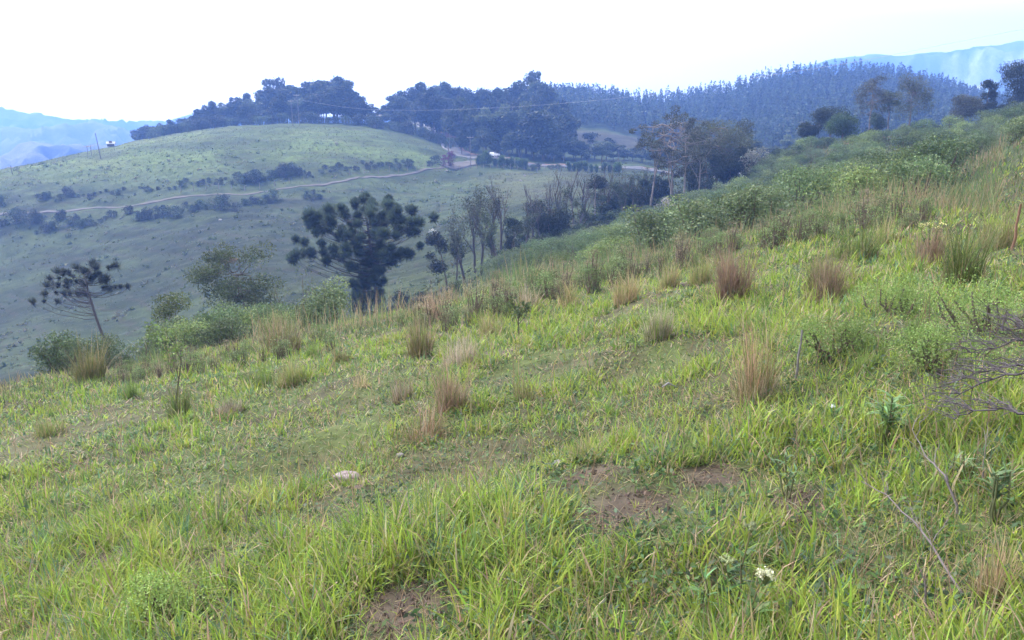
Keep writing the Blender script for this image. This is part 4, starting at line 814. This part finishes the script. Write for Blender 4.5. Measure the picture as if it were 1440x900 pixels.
for k, (u, v, s_, lab) in enumerate([(1385,470,.8,'soft bright green shrub far right in the tall grass'),(1260,445,.7,'soft green shrub left of the bright one on the right'),(1180,500,.6,'soft green shrub near the pale stake'),(1330,520,.6,'soft green shrub above the dead twigs')]):
    place('feathery_shrub', gen_bush(330 + k, .42 * s_, 1.2 * s_, 6000, .015, (.17, .25, .07), 12), hit(u, v), lab, 'shrub', stem='stems', crown='foliage')
# flowering plant at the bottom right and other flower heads
def flower(u, vb, heads, label, seed, col=(.72, .72, .5), rad=.028, nfl=26):
    p = hit(u, vb); g = np.random.default_rng(seed); e = empty('flowering_plant', p); st = MB(); lf = MB(); n = 0
    for hu, hv in heads:
        t = np.array(ray(hu, hv, p.y - .02)) - np.array(p); P = bend((0, 0, -.03), t, 0, .008, 6, g); tube(st, P, np.linspace(.0045, .002, 6), 5, (.09, .08, .04))
        k = 14; tt = g.uniform(.1, .9, k)[:, None]; q = (P[0] * (1 - tt) + P[-1] * tt)
        blades(lf, q, g.uniform(0, 6.283, k), g.uniform(.05, .1, k), g.uniform(.012, .02, k), g.uniform(.6, 1.1, k), g.uniform(.4, .9, k), tint((.07, .125, .04), k, g), 3)
        fm_ = MB(); d = rv(nfl, g); d[:, 2] = np.abs(d[:, 2]) * .6 + .1
        for v_ in d:
            c = t + v_ * rad * g.uniform(.5, 1.2); tube(st, [t - [0, 0, rad * .8], c], [.001, .001], 3, (.09, .12, .04), False)
            leaves(fm_, c + g.normal(0, .0025, (6, 3)), .010, tint(col, 6, g, .12, .03), g, .8)
        fm_.build('flower_head', M_LEAF, e)
    st.build('stem', M_BARK, e); lf.build('leaves', M_LEAF, e); return tag(e, label, 'flower')
flower(1048, 905, [(1076,812)], 'tall green stem with a cream white flower head at lower right', 340, rad=.035, nfl=40)
flower(1030, 870, [(1022,788),(1057,742)], 'plant with two fading greenish flower heads left of the white one', 341, (.3, .34, .18), .024, 18)
flower(1172, 600, [(1173,573)], 'tiny white flower in the tall grass right of centre', 342, (.8, .8, .8), .018, 6)
flower(1308, 372, [(1296,319),(1308,317),(1320,322),(1326,316)], 'yellow white flat flower heads above the dark brown tussock', 343, (.7, .66, .3), .05, 14)
flower(1001, 352, [(1001,333),(1006,336)], 'small violet flowers on the crest beside the scrub', 344, (.25, .09, .3), .05, 14)

# stone, stake, litter, dead wood
def lump(name, p, sx, sy, sz, col, label, cat, seed, mat=None):
    g = np.random.default_rng(seed); m = MB(); nu, nv = 22, 12; V = []
    for j in range(nv + 1):
        for i in range(nu):
            a = i / nu * 2 * math.pi; b = (j / nv - .5) * math.pi; k = 1 + .22 * (fbm(np.array([math.cos(a) * 1.5 + 4]), np.array([math.sin(a) * 1.5 + b]), seed, 3)[0] - .5) * 2
            V.append((sx * k * math.cos(b) ** .6 * math.cos(a), sy * k * math.cos(b) ** .6 * math.sin(a), sz * math.copysign(abs(math.sin(b)) ** .8, b) * (.85 + .3 * fbm(np.array([a * 2]), np.array([b * 3]), seed + 3)[0])))
    Q = [(j * nu + i, j * nu + (i + 1) % nu, (j + 1) * nu + (i + 1) % nu, (j + 1) * nu + i) for j in range(nv) for i in range(nu)]
    m.add(V, Q, None, tint(col, len(V), g, .12, .03)); o = m.build(name, mat or M_ROCK); o.location = p; return tag(o, label, cat)
M_ROCK = barkmat('rough_stone', 30)
p = hit(488, 678); lump('flat_stone', p + Vector((0, 0, .04)), .105, .075, .035, (.19, .155, .155), 'flat pale pinkish stone lying in the short grass', 'stone', 350)
p = hit(500, 688); lump('clod', p + Vector((.03, .02, -.01)), .05, .04, .02, (.08, .06, .045), 'small brown clod against the flat pale stone', 'clod', 351)
for u, v, lab, sd_ in [(785,655,'small greyish stone in the grass, right of middle',352),(563,643,'little pale stone below the reddish tussock',354)]:
    lump('stone', hit(u, v) + Vector((0, 0, .015)), .035, .028, .02, (.17, .155, .145), lab, 'stone', sd_)
p = hit(940, 550); m = MB(); tube(m, [(-.05, 0, .03), (0, .01, .06), (.06, .01, .03)], [.006, .010, .005], 6, (.17, .17, .18)); o = m.build('bone_white_stick', M_WOOD); o.location = p; tag(o, 'short whitish stick lying in grass left of the tall stalks', 'stick')
p = hit(1118, 535); hh = 75 / FPX * p.y; m = MB(); tube(m, bend((0, 0, -.1), (.02, 0, hh), 0, .006, 6), np.linspace(.010, .007, 6), 7, (.15, .14, .14)); o = m.build('wooden_stake', M_WOOD); o.location = p; tag(o, 'pale grey thin stake standing upright in the right grass', 'stake')
p = hit(1424, 352); hh = 65 / FPX * p.y; m = MB(); tube(m, bend((0, 0, -.1), (.02, 0, hh), 0, .006, 6), np.linspace(.02, .013, 6), 7, (.15, .085, .055)); o = m.build('dead_stalk', M_WOOD); o.location = p; tag(o, 'reddish dead stem standing near the right edge', 'stem')
def deadbranch(label, P, r, seed, tw=14, twl=.35, col=(.13, .115, .12), name='dead_branch'):
    g = np.random.default_rng(seed); P = np.array(P, float); o0 = P[0].copy(); P = P - o0; m = MB(); t = np.linspace(0, 1, 12)
    s_ = np.linspace(0, 1, len(P)); Q = np.stack([np.interp(t, s_, P[:, k]) for k in range(3)], 1) + g.normal(0, r * .7, (12, 3)); tube(m, Q, np.linspace(r, r * .3, 12), 6, col)
    for q in range(tw):
        i = g.integers(2, 12); d = rv(1, g)[0]; d[2] = abs(d[2]) * .6; d = d * .8 + (Q[-1] - Q[0]) / np.linalg.norm(Q[-1] - Q[0]); d /= np.linalg.norm(d); L = twl * g.uniform(.4, 1.1)
        B = bend(Q[i], Q[i] + d * L, .02, L * .05, 5, g); tube(m, B, np.linspace(r * .35, r * .1, 5), 4, np.array(col) * g.uniform(.8, 1.6), False)
        for w2 in range(2):
            j = g.integers(1, 4); d2 = d + rv(1, g)[0] * .7; tube(m, bend(B[j], B[j] + d2 * L * .4, 0, .005, 4, g), np.linspace(r * .18, r * .06, 4), 3, np.array(col) * g.uniform(.8, 1.6), False)
    o = m.build(name, M_WOOD); o.location = o0; return tag(o, label, 'branch')
def up(u, v, hv):
    """point above the ground place (u, v), raised to photo height hv"""
    p = hit(u, v); return np.array(ray(u, hv, p.y))
def gp_(u, v, dz=.03): p = hit(u, v); return np.array([p.x, p.y, p.z + dz])
deadbranch('dark bare fallen branch slanting through grass at lower right', [gp_(1352,845,.02), up(1300,800,752), up(1255,740,700), up(1210,720,676)], .0055, 360, 8, .16, (.10, .085, .085))
deadbranch('forked dead branch rising from the lower right grass', [gp_(1345,730,.02), up(1330,720,672), up(1302,700,640), up(1283,690,604)], .006, 361, 7, .16, (.11, .095, .095))
deadbranch('dead twig stuck upright near the bottom right edge', [gp_(1300,890), up(1302,880,830), up(1300,870,812)], .005, 362, 3, .1, (.09, .075, .07))
for k, (a, b, lab) in enumerate([((1500,560,520),(1322,548,566),'lowest long dead branch of the brush heap at the right edge'),((1500,540,520),(1330,540,540),'grey dead branch in the middle of the brush heap'),((1500,520,490),(1365,520,496),'upper dead branch of the brush heap at the right edge'),((1470,600,590),(1340,580,588),'dark bent branch under the brush heap at the right edge'),((1500,540,500),(1410,520,462),'dead branch pointing up out of the brush heap')]):
    pa = up(a[0], a[1] + 70, a[2]); pb = up(b[0], b[1] + 70, b[2]); deadbranch(lab, [pa, (pa + pb) / 2 + [0, 0, .06], pb], .0075, 370 + k, 34, .24, (.06, .052, .058))
for k, (u, v, lab) in enumerate([(345,745,'grey twig standing in the turf at left foreground'),(305,745,'pair of grey stalks left of the standing twig'),(1380,690,'dry stem crossing the grass at the right edge')]):
    deadbranch(lab, [gp_(u, v, -.01), up(u + 4, v, v - 45), up(u + 8, v, v - 80)], .0035, 380 + k, 7, .1, (.17, .15, .15), 'dry_twig')

# ------------------------------------------------------------------ across the valley: fence, poles, wire, car, houses
def copyable(name, build, label, cat, group):
    first = [True]; proto_ = [None]
    def put(loc, rz=0, sc_=(1, 1, 1), lab=None):
        if first[0]:
            proto_[0] = build(); first[0] = False; o = proto_[0]; o.location = loc; o.rotation_euler = (0, 0, rz); o.scale = sc_; return tag(o, lab or label, cat, group)
        return dup(proto_[0], loc, rz, sc_, lab or label, group)
    return put
def fpost():
    m = MB(); tube(m, [(0, 0, -.3), (.01, 0, .7), (0, 0, 1.45)], [.09, .08, .07], 7, (.17, .155, .14)); return m.build('fence_post', M_WOOD)
put = copyable('fence_post', fpost, 'pale wooden fence post on the upper side of the dirt track', 'post', 'fence posts along the dirt track')
upa = np.array([ray(u, v, Y) for u, v, Y in [(255,275,208),(340,270,210),(440,260,216),(540,247,235),(600,236,247),(636,230,252)]])
for t in np.linspace(0, 1, 25):
    q = t * (len(upa) - 1); i = min(int(q), len(upa) - 2); x, y, _ = upa[i] + (upa[i + 1] - upa[i]) * (q - i); put((x, y, H1(x, y)), rng.uniform(0, 3), (1, 1, rng.uniform(.85, 1.2)))
put2 = copyable('fence_post', fpost, 'grey fence post on the pasture edge below the road', 'post', 'fence posts below the road')
for u in np.r_[np.arange(640, 672, 6), np.arange(680, 830, 9.5)]:
    Y = 250 - (u - 640) * .06; p = spot(u, Y, 240); put2(p, rng.uniform(0, 3), (1, 1, rng.uniform(.85, 1.15)))
def pole(u, vt, Y, label, arm=True, lean=0, col=(.13, .12, .115), r=.14):
    p = spot(u, Y, vt); h_ = ray(u, vt, Y)[2] - p.z; e = empty('utility_pole', p); m = MB(); tube(m, [(0, 0, -.5), (lean * .5, 0, h_ * .5), (lean, 0, h_)], [r, r * .85, r * .65], 8, col); m.build('pole', M_WOOD, e)
    if arm:
        a = MB(); z = h_ - .5
        V = np.array([(sx * 1.0 + lean, sy * .06 - .16, z + sz * .07) for sx in (-1, 1) for sy in (-1, 1) for sz in (-1, 1)]); a.add(V, [(0,1,3,2),(4,6,7,5),(0,4,5,1),(2,3,7,6),(0,2,6,4),(1,5,7,3)], col=(.3, .26, .22)); a.build('crossarm', M_WOOD, e, False)
        for sx in (-.85, 0, .85):
            k = MB(); tube(k, [(sx + lean, -.16, z + .07), (sx + lean, -.16, z + .16), (sx + lean, -.16, z + .28)], [.05, .08, .04], 6, (.5, .48, .45)); k.build('insulator', M_WOOD, e)
    return tag(e, label, 'utility pole')
pole(661, 191, 251, 'pale utility pole standing beside the dirt driveway and road')
pole(410, 140, 284, 'left one of two slender poles on the round hill top', True, -.3); pole(419, 132, 284, 'right one of two slender poles on the round hill top', True, -.5)
pole(138, 187, 250, 'leaning dark pole on the left shoulder of the round hill', False, -.9, (.08, .075, .08)); pole(16, 233, 236, 'short dark pole at the left end of the round hill', True, -.3, (.08, .075, .08), .12)
pole(122, 204, 256, 'small cross armed pole, left of the little pair on the hill', True, 0, (.1, .09, .1), .1); pole(127, 203, 257, 'small cross armed pole, right of the little pair on the hill', True, 0, (.1, .09, .1), .1)
WP = [(419,140,283.8),(500,154,275),(580,155.5,266),(650,154,257),(760,148.5,243),(900,135.5,225),(1000,121,210),(1080,106,195),(1190,90,172),(1300,68,145),(1400,48,118),(1500,30,85)]
WPv = np.array([ray(*q) for q in WP]); m = MB(); tt = np.linspace(0, len(WP) - 1, 90); Q = np.stack([np.interp(tt, np.arange(len(WP)), WPv[:, k]) for k in range(3)], 1); ker = np.ones(9) / 9; Q[4:-4] = np.stack([np.convolve(Q[:, k], ker, 'valid') for k in range(3)], 1)
tube(m, Q, .03, 5, (.25, .25, .27)); o = m.build('power_line', plain('cable', (.2, .2, .22), .5, 0)); tag(o, 'pale sagging power line crossing before the wood and plantation hill', 'power line')
# its pole on the right ridge, just outside the frame
p = spot(1500, 85, 180); h_ = ray(1500, 28, 85)[2] - p.z; m = MB(); e = empty('utility_pole', p); tube(m, [(0, 0, -.5), (0, 0, h_)], [.2, .13], 8, (.4, .37, .36)); m.build('pole', M_WOOD, e); tag(e, 'tall utility pole just past the right edge of the picture', 'utility pole')

def box(m, c, s, col, bev=0):
    c = np.array(c, float); s = np.array(s, float) / 2; V = np.array([(x, y, z) for x in (-1, 1) for y in (-1, 1) for z in (-1, 1)]) * s + c
    m.add(V, [(0,1,3,2),(4,6,7,5),(0,4,5,1),(2,3,7,6),(0,2,6,4),(1,5,7,3)], None, col)
def house(u, v, Y, L, W, Hh, rz, wall, roof, label, name='house'):
    p = spot(u, Y, v); p.z -= .2; e = empty(name, p, rz); m = MB(); box(m, (0, 0, Hh / 2), (L, W, Hh), wall)
    m.add([(-L/2, -W/2, Hh), (-L/2, W/2, Hh), (-L/2, 0, Hh + W * .28)], None, [(0, 2, 1)], wall); m.add([(L/2, -W/2, Hh), (L/2, W/2, Hh), (L/2, 0, Hh + W * .28)], None, [(0, 1, 2)], wall); m.build('wall', M_ROCK, e, False)
    r = MB(); o = .5; hz_ = Hh + W * .28 + .1; ez = Hh - .2
    for sg_ in (-1, 1):
        V = [(-L/2 - o, sg_ * (W/2 + o), ez), (L/2 + o, sg_ * (W/2 + o), ez), (L/2 + o, 0, hz_), (-L/2 - o, 0, hz_)]; V2 = [(a, b, c + .14) for a, b, c in V]
        r.add(V + V2, [(0,1,2,3),(7,6,5,4),(0,4,5,1),(1,5,6,2),(3,2,6,7),(0,3,7,4)], None, roof)
    r.build('roof', M_ROCK, e, False)
    for q in (-L * .3, L * .3):
        w_ = MB(); box(w_, (q, -W/2 - .02, Hh * .58), (1.3, .08, 1.1), (.35, .33, .3)); wo = w_.build('window', M_ROCK, e, False); gl = MB(); box(gl, (q, -W/2 - .05, Hh * .58), (1.1, .06, .9), (.03, .035, .045)); gl.build('pane', plain('window_glass', (.03, .035, .045), .15), wo, False)
    d_ = MB(); box(d_, (0, -W/2 - .02, 1.02), (.95, .09, 2.05), (.12, .08, .06)); d_.build('door', M_ROCK, e, False)
    return tag(e, label, 'house')
house(640, 160, 322, 7, 5, 2.4, .1, (.26, .19, .175), (.22, .13, .11), 'pinkish small house half hidden among trees above the road')
house(526, 176, 330, 6, 5, 2.6, -.2, (.25, .25, .26), (.17, .165, .165), 'whitish house peeping out behind the round hill')
house(611, 182, 372, 9, 6, 3.0, .2, (.28, .28, .28), (.2, .19, .185), 'pale house at the far bend of the road')
p_ = ray(157, 206, 275); 
e = house(157, 210, 275, 1.8, 1.5, 1.2, .3, (.3, .3, .3), (.35, .35, .35), 'bright white roofed hut behind the left shoulder of the round hill'); e.location.z = max(e.location.z, p_[2] - 2.3)
# white car on the road
ci = int(np.argmin(np.hypot(RQ[:, 0] - ray(688, 221, 266)[0], RQ[:, 1] - 264))); tg = RQ[ci + 1] - RQ[ci]; tg /= np.linalg.norm(tg); cp_ = RQ[ci] + RN[ci] * 1.4
e = empty('car', (cp_[0], cp_[1], H1(*cp_) + .26), math.atan2(tg[1], tg[0]) + math.pi)
pr = [(-2.0,.35),(-2.05,.72),(-1.95,.92),(-1.1,.98),(-.5,1.42),(.9,1.46),(1.6,1.02),(1.98,.95),(2.05,.6),(2.0,.35)]
m = MB(); n_ = len(pr)
V = [(x, y * (1 - .18 * max(0, z - .95) / .5), z) for y in (-.84, -.78, .78, .84) for x, z in [(a * (1 if abs(y) > .8 else 1.01), b if abs(y) > .8 else b + .03) for a, b in pr]]
V = [(x, y, z) for x, y, z in V]; Q = [(k * n_ + i, k * n_ + (i + 1) % n_, (k + 1) * n_ + (i + 1) % n_, (k + 1) * n_ + i) for k in range(3) for i in range(n_)]
m.add(V, Q, None, (.8, .8, .8))
for k in (0, 3):
    m.add(V[k * n_:(k + 1) * n_], [(0, 1, 2, 9), (2, 3, 8, 9), (3, 6, 7, 8), (3, 4, 5, 6)], None, (.8, .8, .8))
m.build('body', plain('white_car_paint', (.5, .5, .5), .3), e, False)
gl = MB(); M_GL = plain('car_glass', (.02, .022, .026), .1)
for s_ in (-1, 1): gl.add([(-.95, s_ * .80, 1.0), (-.5, s_ * .71, 1.36), (.85, s_ * .71, 1.38), (1.35, s_ * .80, 1.02)], [(0, 1, 2, 3)], None, (.02, .02, .025))
gl.build('side_windows', M_GL, e, False)
g2 = MB(); g2.add([(-1.09, -.7, 1.03), (-1.09, .7, 1.03), (-.56, .62, 1.42), (-.56, -.62, 1.42)], [(0, 1, 2, 3)], None, (.02, .02, .025)); g2.build('windscreen', M_GL, e, False)
for sx in (-1.3, 1.3):
    for sy in (-.8, .8):
        k = MB(); tube(k, [(sx, sy - .1, .32), (sx, sy + .1, .32)], [.32, .32], 16, (.03, .03, .03)); wh = k.build('wheel', plain('tyre_rubber', (.025, .025, .025), .8), e); k = MB(); y_ = sy + .11 * np.sign(sy); tube(k, [(sx, y_, .32), (sx, y_ + .015 * np.sign(sy), .32)], [.2, .18], 12, (.5, .5, .52)); k.build('rim', M_ROCK, wh)
for sy in (-.6, .6):
    k = MB(); box(k, (2.06, sy, .8), (.06, .3, .2), (.5, .03, .02)); k.build('tail_light', M_ROCK, e, False); k = MB(); box(k, (-2.05, sy, .72), (.06, .32, .16), (.7, .7, .65)); k.build('headlight', M_ROCK, e, False)
tag(e, 'white car driving on the grey road between trees and cane', 'car')
# magenta flowering shrub and yucca by the driveway
place('flowering_bush', gen_bush(400, hgt(633, 211, 254), wid(19, 254), 1300, .3, (.085, .02, .06), 10), spot(634, 254, 235), 'magenta flowering shrub where the dirt track meets the driveway', 'bush', stem='stems', crown='blossom')
place('flowering_bush', gen_bush(401, hgt(622, 216, 253), wid(14, 253), 500, .28, (.08, .022, .06), 6), spot(623, 253, 235), 'smaller magenta shrub left of the large magenta one', 'bush', stem='stems', crown='blossom')
p = spot(630, 262, 215); h_ = ray(630, 203, 262)[2] - p.z; e = empty('yucca_tree', p); m = MB(); tube(m, [(0, 0, -.3), (.2, 0, h_ * .5), (.1, 0, h_)], [.2, .15, .12], 7, (.13, .1, .08)); m.build('trunk', M_BARK, e)
m = MB(); g = np.random.default_rng(4)
for c_ in [(.1, 0, h_), (-.7, .1, h_ * .8), (.8, -.1, h_ * .75)]:
    k = 70; d_ = rv(k, g); blades(m, np.tile(c_, (k, 1)), g.uniform(0, 6.283, k), g.uniform(.9, 1.6, k), np.full(k, .11), g.uniform(0, 1.5, k), g.normal(.2, .2, k), tint((.07, .1, .05), k, g), 2)
m.build('crown', M_LEAF, e); tag(e, 'spiky leaved yucca tree above the magenta shrub', 'tree')
# stones scattered on the cropped field below the road
for k, (u, v, lab) in enumerate([(488 + 140, 241, 'pale stone on the field near the magenta shrub'), (738, 248, 'white stone on the brown field below the road'), (732, 255, 'grey white stone lower on the brown field'), (310, 311, 'white stone on the left pasture below the track')]):
    p = hit(u, v); lump('stone', p + Vector((0, 0, .1)), .4, .3, .25, (.25, .24, .235), lab, 'stone', 410 + k)
